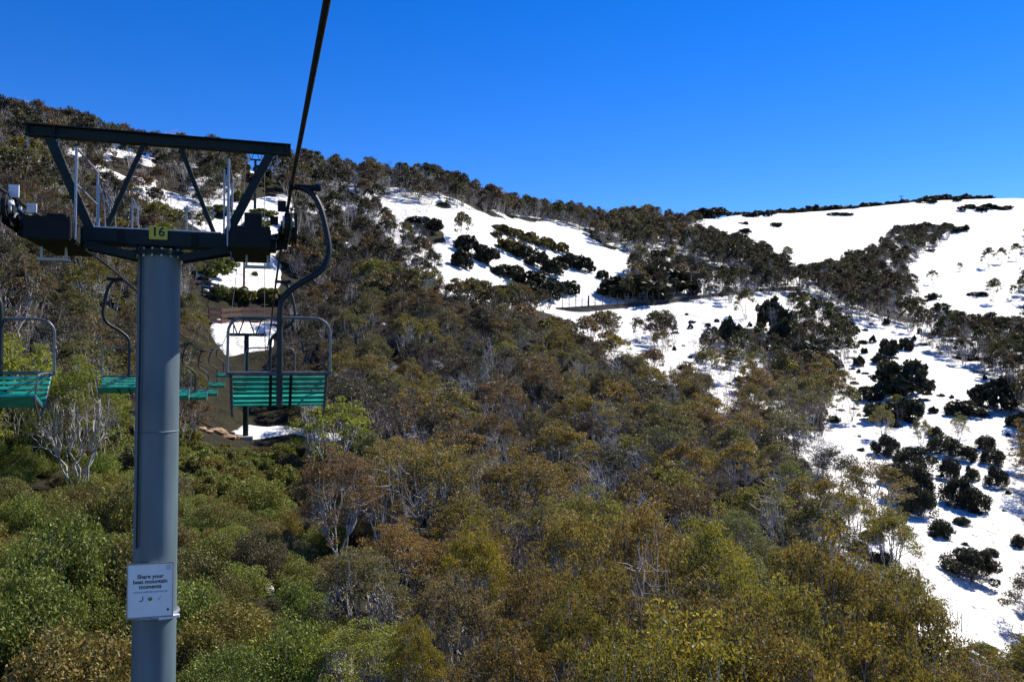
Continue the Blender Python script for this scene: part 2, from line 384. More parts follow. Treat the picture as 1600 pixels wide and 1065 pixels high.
# ground and snow meshes share one grid
az_in = np.radians(np.arange(-44, 44.01, 0.15))
az_all = np.concatenate([np.radians(np.arange(-180, -45, 3.0)), az_in, np.radians(np.arange(46, 180.1, 3.0))])
r_all = np.concatenate([np.geomspace(3, 60, 80)[:-1], np.geomspace(60, 640, 380)[:-1], np.geomspace(640, 3000, 24)])
AA, RR = np.meshgrid(az_all, r_all, indexing='ij')
GX, GY = RR*np.sin(AA), RR*np.cos(AA); GZ = height(GX, GY)
def grid_mesh(name, X, Y, Z, mat, keep=None):
    na, nr = X.shape; idx = np.arange(na*nr).reshape(na, nr)
    q = np.stack([idx[:-1, :-1], idx[1:, :-1], idx[1:, 1:], idx[:-1, 1:]], -1).reshape(-1, 4)[:, ::-1]
    co = np.stack([X, Y, Z], -1).reshape(-1, 3)
    if keep is not None:
        q = q[keep.reshape(-1)[q].any(1)]
        used = np.unique(q); remap = np.zeros(len(co), int); remap[used] = np.arange(len(used)); co = co[used]; q = remap[q]
    me = bpy.data.meshes.new(name); me.vertices.add(len(co)); me.vertices.foreach_set('co', co.astype(np.float32).ravel())
    me.loops.add(q.size); me.loops.foreach_set('vertex_index', q.astype(np.int32).ravel())
    me.polygons.add(len(q)); me.polygons.foreach_set('loop_start', np.arange(0, q.size, 4, dtype=np.int32))
    me.update(calc_edges=True); me.validate()
    me.polygons.foreach_set('use_smooth', np.ones(len(me.polygons), bool)); me.update()
    if me.polygons[len(me.polygons)//2].normal.z < 0: me.flip_normals()
    return link(name, me, mat)
tag(grid_mesh('ground', GX, GY, GZ, M['ground']), 'brown heath hillside under the trees and snow patches', None, None, 'structure')
WX = 9.0*(fbm(GX+31, GY, 7.0, 4) - 0.5); PXg, PYg = project(GX + WX, GY + 9.0*(fbm(GX, GY+57, 7.0, 4) - 0.5), GZ + 2.0*(fbm(GX-77, GY, 5.0, 4) - 0.5))
front = (np.abs(AA) < R(44.2)) & (GY > 3)
mask = np.where(front, in_snow(PXg, PYg), False).astype(float)
thin = np.where(front, in_snow(PXg, PYg, THIN), False); mask = np.maximum(mask, thin*np.clip((fbm(GX+200, GY, 14.0, 4) - np.where(AA > R(8), 0.36, 0.50))*9, 0, 1)); mask = np.maximum(mask, np.where(front, in_snow(PXg, PYg, UNDER), False))
# nothing of the far side of a crest gets an outline from this side
ang = GZ/RR; cm = np.maximum.accumulate(ang, axis=1); vis = ang >= cm - 0.004
crest_right = (AA > R(11)) & (RR > 380)
far_side = crest_right & ~vis
mask = np.where(~vis, 0, mask); mask = np.where(far_side, 1, mask)
right_edge = (AA > R(32.6)) & (AA < R(44.2)) & (RR > 55) & (RR < 640)
mask = np.where(right_edge, 1, mask)
mask = gblur(mask, 1.8, 0); mask = gblur(mask, 1.8, 1)
mm = mask + 0.75*(fbm(GX, GY, 4.0, 4) - 0.5) - 0.03
SO = np.clip((mm - 0.46)*1.6, -0.5, 0.28)
tag(grid_mesh('snow', GX, GY, GZ + SO + 0.03*(fbm(GX, GY, 2.5, 3)-0.5), M['snow'], SO > -0.12), 'old spring snow lying in patches over the hillside', None, None, 'structure')

# ------------------------------------------------------------------ chairlift frame of reference
LA = R(17.5); LD = Vector((-math.sin(LA), math.cos(LA), 0)); LN = Vector((math.cos(LA), math.sin(LA), 0)); LO = Vector((0.37, 0, 0)); GAUGE = 3.6
def lift(t, lat, z=0.0): return LO + LD*t + LN*lat + Vector((0, 0, z))
CZ = [(-14,2.1),(0,2.12),(5,2.16),(10.5,2.30),(12.2,2.30),(13.6,2.30),(18.8,2.24),(23,2.1),(26,1.93),(33,1.52),(40,1.2),(50,0.95),(60,1.02),(75,1.9),(86.5,3.45),(89.5,3.9),(110,11.2),(130,20.0),(150,30.2),(170,42.0),(173,43.5),(195,50)]
def cable_z(t): return float(np.interp(t, *zip(*CZ)))

T16 = 12.9
def tower_frame(t, name, label, group):
    p = lift(t, -GAUGE/2); zb = float(height(p.x, p.y))
    e = empty(name, (p.x, p.y, zb), LA); tag(e, label, 'lift tower', group)
    return e, zb

def sheave_train(root, zb, u, ys, zc, r=0.17, sgn=1, prefix=''):
    """four rubber-lined wheels on rocker beams under the rope"""
    for i, (y, z) in enumerate(zip(ys, zc)):
        m = MB(); n = 18
        for rr, w in ((r, 0.05), (r*0.8, 0.085)):
            m.tube([(u-w/2, y, z), (u+w/2, y, z)], rr, n)
        w_o = m.build('sheave_wheel', M['rubber'], root, True, 0, (0, 0, zb))
        h = MB(); h.tube([(u-0.07, y, z), (u+0.07, y, z)], r*0.55, 12)
        h.build('hub', M['white'], w_o, True, 0, (0, 0, zb))
    m = MB()
    for k in (0, 2):
        for s in (-1, 1):
            m.bar((u+s*0.08, ys[k]-0.05, zc[k]-0.04), (u+s*0.08, ys[k+1]+0.05, zc[k+1]-0.04), 0.02, 0.11)
    ya = (ys[0]+ys[1])/2; yb = (ys[2]+ys[3])/2; za = (zc[0]+zc[1])/2; zbm = (zc[2]+zc[3])/2
    for s in (-1, 1): m.bar((u+s*0.11, ya, za-0.1), (u+s*0.11, yb, zbm-0.1), 0.02, 0.15)
    m.build('rocker_beam', M['dark'], root, False, 0.004, (0, 0, zb))

tw, zb = tower_frame(T16, 'lift_tower', 'tall blue grey chairlift tower carrying yellow plate number 16', 'towers of the chairlift')
OFF = (0, 0, zb)
# pole, slightly tapered, with a flange ring and a faint weld seam
m = MB(); m.tube([(0,0,zb-0.6), (0,0,-4.5), (0,0,-1.5), (0,0,1.66)], [0.312,0.300,0.297,0.292], 40); m.build('pole', M['pole'], tw, True, 0, OFF)
m = MB(); m.tube([(0,0,1.62),(0,0,1.69)], 0.35, 32); m.build('flange', M['steel'], tw, True, 0, OFF)
for k in range(16):
    a = 2*math.pi*(k+0.5)/16; m = MB(); m.tube([(0.322*math.cos(a),0.322*math.sin(a),1.585),(0.322*math.cos(a),0.322*math.sin(a),1.715)], 0.016, 6); m.build('flange_bolt', M['rail'], tw, False, 0, OFF)
for z in (-0.95, -5.2):
    m = MB(); m.tube([(0,0,z-0.012),(0,0,z),(0,0,z+0.012)], [0.299,0.304,0.299], 40, False); m.build('weld_seam', M['pole'], tw, True, 0, OFF)
m = MB(); m.tube(smooth_path([(-0.9,-0.20,1.80),(-0.4,-0.20,1.78),(-0.26,-0.22,1.66),(-0.22,-0.235,1.4),(-0.22,-0.24,-2.6)], 4), 0.014, 6); m.build('conduit', M['hanger'], tw, True, 0, OFF)
for u in (-1.25, -0.5, 0.5, 1.2):
    for y in (-0.165, 0.165):
        m = MB(); m.box((u-0.05,y-0.008,1.775), (u+0.05,y+0.008,1.975)); m.build('splice_plate', M['dark'], tw, False, 0.003, OFF)
# lower crossarm: a welded box, cranked plates below it
m = MB(); m.box((-1.66,-0.16,1.76), (1.66,0.16,1.99)); m.build('crossarm', M['steel'], tw, False, 0.008, OFF)
m = MB(); m.box((-0.86,-0.15,1.992), (0.86,-0.08,2.008)); m.build('walk_strip', M['white'], tw, False, 0, OFF)
for s in (-1, 1):
    for y in (-0.17, 0.17):
        m = MB(); m.bar((s*0.30, y, 1.60), (s*0.98, y, 1.745), 0.02, 0.11); m.build('gusset', M['steel'], tw, False, 0.003, OFF)
    for u0, u1, y in ((0.16, 0.36, -0.1), (0.05, 0.2, 0.1)):
        m = MB(); m.bar((s*u0,y,1.67), (s*u1,y,1.77), 0.03, 0.05); m.build('brace', M['steel'], tw, False, 0, OFF)
# upper lifting beam (I section) and the four struts
m = MB(); m.ibeam((-1.78,0,3.36), (1.86,0,3.36), 0.17, 0.165, 0.016)
for u in (-1.74, -1.40, 1.55, 1.80): m.box((u-0.008,-0.08,3.28), (u+0.008,0.08,3.44))
m.build('lifting_beam', M['steel'], tw, False, 0, OFF)
for (u0, u1, w) in ((-1.47,-0.93,0.125), (-0.24,-0.72,0.066), (0.27,0.76,0.066), (1.55,0.94,0.125)):
    m = MB(); m.bar((u0,0,3.27), (u1,0,1.99), w, w*0.9, (0,1,0)); m.build('strut', M['steel'], tw, False, 0.004, OFF)
for u, l in ((-1.74,0.16), (-1.36,0.12), (1.66,0.16)):
    m = MB(); m.tube([(u,0,3.27),(u,0,3.27-l)], 0.014, 8); m.build('lifting_eye', M['rail'], tw, True, 0, OFF)
# sheave trains
sheave_train(tw, zb, -1.8, [-0.70,-0.28,0.22,0.64], [2.13,2.11,2.09,2.05])
sheave_train(tw, zb, 1.8, [-0.70,-0.28,0.22,0.64], [2.11,2.10,2.10,2.08])
for s in (-1, 1):
    # axle housing, catwalk with kick plates and open grating, handrails along the line
    m = MB(); m.bar((s*1.5,0,1.87), (s*1.80,0,1.95), 0.2, 0.24); m.build('axle_housing', M['dark'], tw, False, 0.01, OFF)
    m = MB(); a, b = (1.02, 1.56); m.box((min(s*a,s*b),-0.85,1.70), (max(s*a,s*b),0.95,1.725))
    for u in (a, b): m.box((s*u-0.012,-0.85,1.725), (s*u+0.012,0.95,1.96))
    m.box((min(s*a,s*b),-0.862,1.70), (max(s*a,s*b),-0.85,2.0)); m.build('catwalk', M['dark'], tw, False, 0, OFF)
    for k in range(5):
        y = -0.80 + 0.1*k
        m = MB(); m.bar((s*1.06,y,1.975), (s*1.52,y,1.975), 0.055, 0.012); m.build('grating_bar', M['rail'], tw, False, 0, OFF)
    m = MB(); m.box((s*1.32-0.13,-0.2,1.96), (s*1.32+0.13,0.14,2.32 if s > 0 else 2.16)); m.build('junction_box', M['dark'], tw, False, 0.012, OFF)
    m = MB()
    for y in (-0.72, 0.78): m.tube([(s*0.98,y,1.72), (s*0.98,y,2.98)], 0.018, 8)
    for z in (2.98, 2.48): m.tube([(s*0.98,-0.72,z), (s*0.98,0.78,z)], 0.016, 8)
    m.build('handrail', M['rail'], tw, True, 0, OFF)
for u, h, y in ((-0.80,0.62,-0.12), (-0.70,0.5,0.12), (-0.36,0.46,-0.12), (0.36,0.44,0.12), (0.90,0.95,-0.14)):
    m = MB(); m.tube([(u,y,1.99), (u,y,1.99+h)], 0.014, 8); m.tube([(u,y,1.99+h), (u+0.07,y,1.99+h*0.7), (u+0.09,y,1.99)], 0.009, 6); m.build('stanchion', M['rail'], tw, True, 0, OFF)
# rope catchers: the upright plates at the incoming end
for s in (-1, 1):
    m = MB(); m.add([(s*1.93,-0.95,1.86),(s*1.93,-0.62,1.80),(s*1.93,-0.55,2.30),(s*1.93,-0.80,2.42),(s*1.93,-0.98,2.2),
                     (s*1.90,-0.95,1.86),(s*1.90,-0.62,1.80),(s*1.90,-0.55,2.30),(s*1.90,-0.80,2.42),(s*1.90,-0.98,2.2)],
                    [(0,1,2,3,4),(9,8,7,6,5),(0,5,6,1),(1,6,7,2),(2,7,8,3),(3,8,9,4),(4,9,5,0)])
    m.build('rope_catcher', M['dark'], tw, False, 0, OFF)
    for u, y, z, w, h in ((1.72,-0.72,2.26,0.12,0.16), (1.62,-0.25,2.14,0.12,0.13)):
        m = MB(); m.box((s*u-w/2,y,z), (s*u+w/2,y+0.03,z+h)); m.build('switch_plate', M['white'] if s < 0 else M['dark'], tw, False, 0, OFF)
    m = MB(); m.tube(smooth_path([(s*1.66,-0.9,1.95),(s*1.7,-0.6,2.05),(s*1.66,-0.3,1.92),(s*1.5,-0.1,1.98)]), 0.013, 6); m.build('cable_loop', M['rail'], tw, True, 0, OFF)
    m = MB(); m.box((s*1.38-0.2,-0.1,1.50), (s*1.38+0.2,0.05,1.535)); m.box((s*1.38-0.17,-0.05,1.535), (s*1.38-0.14,-0.02,1.70)); m.box((s*1.38+0.14,-0.05,1.535), (s*1.38+0.17,-0.02,1.70)); m.build('step', M['rail'], tw, False, 0, OFF)
for k in range(14):      # ladder on the far side of the pole
    z = 1.4 - 0.35*k
    m = MB(); m.bar((-0.16,0.40,z), (0.16,0.40,z), 0.025); m.build('ladder_rung', M['rail'], tw, False, 0, OFF)
m = MB(); m.bar((-0.17,0.40,-4.0),(-0.17,0.40,1.7),0.03); m.bar((0.17,0.40,-4.0),(0.17,0.40,1.7),0.03); m.build('ladder_rail', M['rail'], tw, False, 0, OFF)

def text(name, body, size, mat, parent, loc, rot=(R(90), 0, 0), bold=0.0, align='CENTER'):
    c = bpy.data.curves.new(name, 'FONT'); c.body = body; c.size = size; c.align_x = align; c.align_y = 'CENTER'
    c.offset = bold; c.extrude = 0.0008; c.resolution_u = 3
    tmp = bpy.data.objects.new(name, c); COL.objects.link(tmp)
    me = bpy.data.meshes.new_from_object(tmp.evaluated_get(bpy.context.evaluated_depsgraph_get()))
    bpy.data.objects.remove(tmp); me.materials.clear(); me.materials.append(mat)
    o = bpy.data.objects.new(name, me); COL.objects.link(o)
    o.parent = parent; o.location = loc; o.rotation_euler = rot
    return o
m = MB(); m.box((-0.125,-0.182,1.85), (0.125,-0.166,2.045)); npl = m.build('number_plate', M['yellow'], tw, False, 0.002, OFF)
npl['label'] = 'yellow plate with black number 16'
text('number', '16', 0.185, M['ink'], npl, (0, -0.184, 1.957-zb), bold=0.004)

# the notice strapped to the pole
sp = lift(T16, -GAUGE/2); SZ = -3.20
sg = empty('notice_board', (sp.x, sp.y, SZ + 0.02), R(14)); sg.scale = (0.95, 0.97, 0.95)
tag(sg, 'white notice about mountain moments strapped low on the lift tower pole', 'sign')
m = MB(); m.box((-0.315,-0.352,-0.395), (0.315,-0.340,0.395)); m.build('board', M['sign'], sg, False, 0.002)
m = MB()
for a, b in (((-0.32,-0.352,0.398),(0.32,-0.352,0.398)), ((-0.32,-0.352,-0.398),(0.32,-0.352,-0.398)), ((-0.318,-0.352,-0.4),(-0.318,-0.352,0.4)), ((0.318,-0.352,-0.4),(0.318,-0.352,0.4))): m.bar(a, b, 0.012, 0.022)
m.build('frame', M['rail'], sg, False, 0)
for body, z in (('Share your', 0.205), ('best mountain', 0.130), ('moments', 0.055)):
    text('lettering', body, 0.083, M['ink'], sg, (0.0, -0.3535, z), bold=0.0022)
m = MB(); x = -0.235
while x < 0.235:
    w = random.uniform(0.012, 0.03); m.box((x,-0.3545,-0.032), (min(x+w, 0.24),-0.3525,-0.032+random.uniform(0.014,0.024))); x += w + 0.007
m.build('small_print', M['grey_ink'], sg)
m = MB(); m.tube([(-0.105,-0.3535,-0.082),(-0.10,-0.3535,-0.13),(-0.12,-0.3535,-0.155),(-0.15,-0.3535,-0.15)], 0.006, 5); m.build('icon', M['ink'], sg)
m = MB(); m.tube([(0,-0.352,-0.125),(0,-0.355,-0.125)], 0.028, 14); ic = m.build('icon', M['ink'], sg)
m = MB(); m.tube([(0,-0.3552,-0.116),(0,-0.3562,-0.116)], 0.016, 12); m.build('icon_centre', M['yellow_ink'], ic)
m = MB(); m.tube([(0.10,-0.3535,-0.125),(0.118,-0.3535,-0.148),(0.145,-0.3535,-0.09)], 0.005, 5); m.build('icon', M['grey_ink'], sg)
m = MB()
for k in range(3): m.box((0.215,-0.3545,0.30+0.026*k), (0.285,-0.3525,0.312+0.026*k))
m.build('corner_mark', M['grey_ink'], sg)
m = MB(); m.box((0.235,-0.3545,-0.315), (0.262,-0.3525,-0.28)); m.build('corner_mark', M['ink'], sg)
m = MB()
for z in (-0.43,): m.tube([(0.335*math.cos(t), 0.335*math.sin(t), z) for t in np.linspace(0, 2*math.pi, 33)], 0.03, 8, False)
m.build('clamp_band', M['rail'], sg, True)
m = MB(); m.bar((0.12,-0.35,-0.425),(0.40,-0.27,-0.425), 0.06, 0.045); m.build('clamp_bracket', M['white'], sg, False, 0.004)

# ropes
for lat, lab in ((0, 'dark steel haul rope passing overhead on the right of the tower'), (-GAUGE, 'dark steel haul rope on the left of the tower')):
    ts = np.concatenate([np.arange(-14, 30, 0.7), np.arange(30, 196, 3.0)])
    pts = smooth_path([lift(t, lat, cable_z(t)) for t in ts], 1)
    m = MB(); m.tube(pts, [0.024 + 0.00018*max(0, t-10) for t in ts][:len(pts)], 10)
    o = m.build('haul_rope', M['cable'], None, True); tag(o, lab, 'cable', 'haul ropes of the chairlift')

# ------------------------------------------------------------------ chairs
def make_chair():
    root = empty('lift_chair')
    W = 0.585
    # empty chairs hang tipped back: seat front high, back leaning
    sb = Vector((0, 0.0, 0.0)); st = Vector((0, 0.40, 0.155)); bt = Vector((0, -0.33, 0.385))
    for k in range(5):
        f = (k+0.5)/5; c = sb.lerp(st, f); n = (st-sb).normalized(); up = Vector((0,-n.z,n.y))
        m = MB(); m.bar((-W,c.y,c.z), (W,c.y,c.z), 0.066, 0.022, up); m.build('seat_slat', M['teal'], root, False, 0.004)
    for k in range(6):
        f = (k+0.75)/6.3; c = sb.lerp(bt, f); n = (bt-sb).normalized(); up = Vector((0,n.z,-n.y))
        m = MB(); m.bar((-W,c.y,c.z), (W,c.y,c.z), 0.050, 0.020, up); m.build('backrest_slat', M['teal'], root, False, 0.004)
    for s in (-1, 1):
        m = MB(); x = s*(W-0.02)
        m.tube([(x,bt.y-0.02,bt.z), (x,-0.025,-0.03), (x,0.41,0.13)], 0.020, 8)
        m.tube([(x,0.40,0.13), (x,0.16,-0.14), (x,-0.03,-0.04)], 0.014, 6)
        m.build('side_frame', M['frame'], root, True)
        m = MB(); m.tube(smooth_path([(x+s*0.02,bt.y,bt.z), (x+s*0.03,bt.y+0.1,bt.z+0.03), (x+s*0.03,0.30,0.40), (x+s*0.02,0.36,0.34), (x,0.34,0.12)], 4), 0.013, 6); m.build('armrest', M['frame'], root, True)
    for x in (-0.105, 0.135):
        m = MB(); m.bar((x,bt.y-0.03,bt.z), (x,-0.035,-0.03), 0.035, 0.02); m.bar((x,-0.035,-0.03), (x,0.39,0.125), 0.03, 0.02); m.build('stiffener', M['hanger'], root)
    y = bt.y - 0.02; H = 1.10
    hoop = [(-0.61,y,0.385),(-0.605,y,0.85)] + [(-0.605+0.19*(1-math.cos(t)),y,H-0.19+0.19*math.sin(t)) for t in np.linspace(0, math.pi/2, 7)]
    hoop += [(-x,yy,z) for x,yy,z in reversed(hoop)]
    m = MB(); m.tube(hoop, 0.0175, 8); m.tube([(-0.625,y,0.415),(0.625,y,0.415)], 0.022, 8); m.build('bail', M['frame'], root, True)
    hp = [(0,y,-0.01),(0,y,0.6),(0,y,1.15),(0.045,y,1.36),(0.24,y+0.02,1.54),(0.47,y+0.05,1.69),(0.575,y+0.08,1.87),(0.585,y+0.11,2.08),(0.50,y+0.17,2.48),(0.39,y+0.21,2.70),(0.23,y+0.23,2.79)]
    m = MB(); m.tube(smooth_path(hp, 5), 0.038, 12); m.build('hanger', M['hanger'], root, True)
    m = MB(); m.bar((0.13,y+0.23,2.79), (0.50,y+0.23,2.79), 0.075, 0.07); m.bar((0.13,y+0.10,2.80),(0.13,y+0.36,2.80),0.06,0.08); g = m.build('grip', M['dark'], root, False, 0.01)
    m = MB(); m.bar((0.42,y+0.23,2.845),(0.50,y+0.23,2.845),0.05,0.03); m.build('grip_spring', M['frame'], g, False, 0.004)
    return root
chair0 = make_chair()
CHX, CHY, CHZ = 0.13, -0.12, 2.80
RIGHT_T = [10.6, 21.2, 31.8, 42.4, 53.0, 63.6, 74.2]
LEFT_T = [11.3, 21.6, 32.2, 42.6, 53.0, 63.5, 74.0]
ords = ['first','second','third','fourth','fifth','sixth','seventh']
first = True
for side, lst in (('right', RIGHT_T), ('left', LEFT_T)):
    for k, t in enumerate(lst):
        if side == 'right' and k > 2: continue
        o = chair0 if first else copy_tree(chair0); first = False
        lat = 0 if side == 'right' else -GAUGE
        rz = LA if side == 'right' else LA + math.pi
        p = lift(t, lat, cable_z(t)); q = Matrix.Rotation(rz, 3, 'Z') @ Vector((CHX, CHY + 0.02, CHZ))
        o.location = p - q; o.rotation_euler = (0, 0, rz)
        if side == 'right':
            lab = ['empty teal slatted double chair seen from behind, right of the tower pole', 'teal chair hanging just beyond the nearest chair on the right rope', 'small far chair on the right rope behind two others'][k]
        else:
            lab = ['empty teal chair cut by the left edge of the picture', 'teal chair half hidden behind the left side of the tower pole'][k] if k < 2 else f'small teal chair on the left rope beyond the pole, {ords[k]} from the picture edge'
        tag(o, lab, 'chairlift chair', 'chairs hanging on the lift')

# ------------------------------------------------------------------ two more towers up the line
def far_tower(t, label, topz, hgt):
    e, zb = tower_frame(t, 'lift_tower', label, 'towers of the chairlift'); off = (0, 0, zb)
    m = MB(); m.tube([(0,0,zb-0.5),(0,0,topz-0.45)], [0.30,0.24], 14); m.build('pole', M['steel'], e, True, 0, off)
    m = MB(); m.box((-1.95,-0.17,topz-0.45),(1.95,0.17,topz-0.15)); m.build('crossarm', M['steel'], e, False, 0, off)
    m = MB(); m.ibeam((-1.9,0,topz+1.35),(1.9,0,topz+1.35),0.18,0.2,0.03); m.build('lifting_beam', M['steel'], e, False, 0, off)
    for u0, u1 in ((-1.5,-0.95),(-0.25,-0.75),(0.25,0.75),(1.5,0.95)):
        m = MB(); m.bar((u0,0,topz+1.3),(u1,0,topz-0.15),0.13); m.build('strut', M['steel'], e, False, 0, off)
    for s in (-1, 1):
        m = MB(); m.box((s*1.8-0.1,-1.1,topz-0.32),(s*1.8+0.1,1.1,topz-0.08))
        for y in (-0.9,-0.3,0.3,0.9): m.tube([(s*1.8-0.06,y,topz-0.12),(s*1.8+0.06,y,topz-0.12)],0.2,10)
        m.build('sheave_train', M['dark'], e, False, 0, off)
        m = MB()
        for y in (-0.9, 0.9): m.tube([(s*1.3,y,topz-0.4),(s*1.3,y,topz+0.9)],0.035,6)
        m.tube([(s*1.3,-0.9,topz+0.9),(s*1.3,0.9,topz+0.9)],0.035,6); m.box((s*1.3-0.3,-1,topz-0.45),(s*1.3+0.3,1,topz-0.4)); m.build('catwalk', M['rail'], e, False, 0, off)
    m = MB(); m.box((-0.75,-0.75,zb-0.6),(0.75,0.75,zb+0.25)); m.build('footing', M['concrete'], e, False, 0.03, off)
    return e
far_tower(88.0, 'green lift tower standing on a concrete footing behind the nearest chair', 3.6, 11)
far_tower(171.5, 'small green lift tower against the sky beneath the beam of tower 16', 42.8, 10)

# ------------------------------------------------------------------ track cut across the slope, snow poles, signs, rails
def swept(name, pts, prof, mat, kind=None):
    """prof: (offset across, height) pairs swept along ground points; across = to the right of travel"""
    pts = [Vector(p) for p in pts]; vs = []; n = len(prof); fs = []
    for i, p in enumerate(pts):
        d = (pts[min(i+1, len(pts)-1)] - pts[max(i-1, 0)]); d.z = 0; d.normalize(); r = Vector((d.y, -d.x, 0))
        for a, h in prof: vs.append(p + r*a + Vector((0, 0, h + (random.uniform(-.12, .12) if h < 0 else 0))))
    for i in range(len(pts)-1):
        for k in range(n-1): fs.append((i*n+k, i*n+k+1, (i+1)*n+k+1, (i+1)*n+k))
    me = bpy.data.meshes.new(name); me.from_pydata([tuple(v) for v in vs], [], fs); me.update()
    o = link(name, me, mat); return o
RP = [(872,491),(900,490),(930,488),(965,484),(1000,480),(1030,477),(1060,474),(1090,471),(1120,467),(1150,463),(1180,459),(1215,455),(1250,451)]
rpts = [ground_at(px, py) for px, py in RP]
zs = np.array([p[2] for p in rpts]); zs = np.convolve(np.pad(zs, 2, 'edge'), np.ones(5)/5, 'valid')
ys = np.array([p[1] for p in rpts]); ys = np.convolve(np.pad(ys, 2, 'edge'), np.ones(5)/5, 'valid')
rpts = smooth_path([(p[0]*y/p[1], y, z + 1.05) for p, y, z in zip(rpts, ys, zs)], 6)
o = swept('track', rpts, [(-3.6, -1.0), (-2.9, 0.3), (-2.6, 0.28), (-0.5, 0.22), (0.0, 0.15)], M['track']); tag(o, 'narrow wet track benched across the snowy slope', None, None, 'structure')
o = swept('track_bank', rpts, [(0.0, 0.18), (0.15, -0.4), (0.45, -1.2), (0.9, -2.2), (1.3, -3.4)], M['stone']); tag(o, 'dark stone bank holding up the track edge', 'bank')
fe = empty('snow_pole_fence', rpts[0]); tag(fe, 'row of dark marker poles along the track across the slope', 'fence')
tops = []
for i, p in enumerate(rpts[2::2]):
    d = Vector((-0.3, -1.9, 0)) * -0.0
    h = 2.3 + random.uniform(-.2, .25); q = p + Vector((0, 0.25, 0.1)) - Vector(rpts[0]); w = 0.10 if i != 4 else 0.24
    mb = MB(); mb.tube([q, q + Vector((random.uniform(-.05,.05), 0, h))], [w, w*0.85], 6); mb.build('post', M['greywood'], fe); tops.append(q + Vector((0, 0, h*0.62)))
for dz in (0.0, -0.55):
    mb = MB(); mb.tube([t + Vector((0, 0, dz)) for t in tops], 0.03, 4); mb.build('wire', M['greywood'], fe)

def rail_fence(name, label, pix, rails, hgt, mat, w=0.16):
    P = [Vector(ground_at(px, py)) for px, py in pix]
    e = empty(name, P[0]); tag(e, label, 'fence')
    for p in P:
        mb = MB(); q = p - P[0]; mb.box((q.x-w*.6, q.y-w*.6, q.z-0.4), (q.x+w*.6, q.y+w*.6, q.z+hgt+0.12)); mb.build('post', mat, e, False, 0.015)
    for a, b in zip(P, P[1:]):
        for k in range(rails):
            z = Vector((0, -w, hgt*(k+0.7)/rails)); mb = MB(); mb.bar(a-P[0]+z, b-P[0]+z, 0.06, hgt/rails*0.5); mb.build('rail', mat, e)
    return e
rail_fence('timber_fence', 'red brown timber rail fence across the snow above the nearest chair', [(326,508),(346,510),(378,508),(402,507),(440,505),(470,503)], 3, 2.3, M['wood'])
rail_fence('timber_fence', 'dark timber railing beside the right side of the tower pole', [(287,462),(300,462),(316,464),(328,466),(341,468)], 3, 2.2, M['greywood'])
sx, sy, sz = ground_at(381, 462)
se = empty('trail_sign', (sx, sy, sz), R(10)); tag(se, 'dark trail sign on a brown post standing in the snow under the lift', 'sign')
hgt = (462-404)/FPX*sy
mb = MB(); mb.tube([(0,0,-0.5),(0,0,hgt+1.2)], 0.16, 8); mb.build('post', M['wood'], se, True)
mb = MB(); mb.box((-1.65,-0.26,hgt),(1.65,-0.17,hgt+1.35)); bd = mb.build('board', M['dark'], se, False, 0.02)
for row in range(2):
    x = -1.35
    while x < 1.25:
        w = random.uniform(0.12, 0.42); mb = MB(); mb.box((x,-0.275,hgt+0.35+0.55*row),(min(x+w,1.35),-0.263,hgt+0.35+0.55*row+random.uniform(.1,.2))); mb.build('lettering', M['white'], bd); x += w+0.12
mx, my, mz = ground_at(1408, 307)
me_ = empty('ridge_mast', (mx, my, mz)); tag(me_, 'tiny crossbar mast on the snowy skyline at upper right', 'mast')
mb = MB(); mb.tube([(0,0,-1),(0,0,5.5)],[0.26,0.2],6); mb.build('pole', M['greywood'], me_)
mb = MB(); mb.bar((-1.6,0,4.9),(1.6,0,4.9),0.3); mb.build('crossbar', M['greywood'], me_)
# broken orange rock by the second tower
rx, ry, rz_ = ground_at(345, 680)
_rk = ['leftmost','second from left','third from left','fourth from left','fifth from left','fourth from right','third from right','second from right','rightmost']
for k in range(9):
    px, py = 307 + 8*k + random.uniform(-3, 3), random.uniform(670, 688); x, y, z = ground_at(px, py)
    bm = bmesh.new(); bmesh.ops.create_icosphere(bm, subdivisions=2, radius=1)
    s = random.uniform(.25, .7)
    for v in bm.verts: v.co = Vector((v.co.x*s*1.5, v.co.y*s, v.co.z*s*0.55)) * random.uniform(.82, 1.12)
    me = bpy.data.meshes.new('rock'); bm.to_mesh(me); bm.free()
    o = link('rock', me, M['sandstone']); o.location = (x, y, z+0.1); o.rotation_euler = (0, 0, random.uniform(0, 6))
    tag(o, f'orange brown rock beside the second lift tower footing, {_rk[k]}', 'rock', 'rocks by the second tower')

# ------------------------------------------------------------------ plants: prototypes
def arr_mesh(name, co, quads, tris, mats, rnd=None, mat_idx=None):
    """numpy -> mesh; quads then tris"""
    me = bpy.data.meshes.new(name); nq = len(quads); ntr = len(tris)
    me.vertices.add(len(co)); me.vertices.foreach_set('co', np.asarray(co, np.float32).ravel())
    li = np.concatenate([np.asarray(quads, np.int32).ravel(), np.asarray(tris, np.int32).ravel()])
    me.loops.add(len(li)); me.loops.foreach_set('vertex_index', li)
    ls = np.concatenate([np.arange(nq)*4, nq*4 + np.arange(ntr)*3]).astype(np.int32)
    me.polygons.add(nq+ntr); me.polygons.foreach_set('loop_start', ls)
    me.update(calc_edges=True)
    for m_ in mats: me.materials.append(m_)
    if mat_idx is not None: me.polygons.foreach_set('material_index', np.asarray(mat_idx, np.int32))
    if rnd is not None:
        a = me.attributes.new('rnd', 'FLOAT', 'FACE'); a.data.foreach_set('value', np.asarray(rnd, np.float32))
    me.update()
    return me

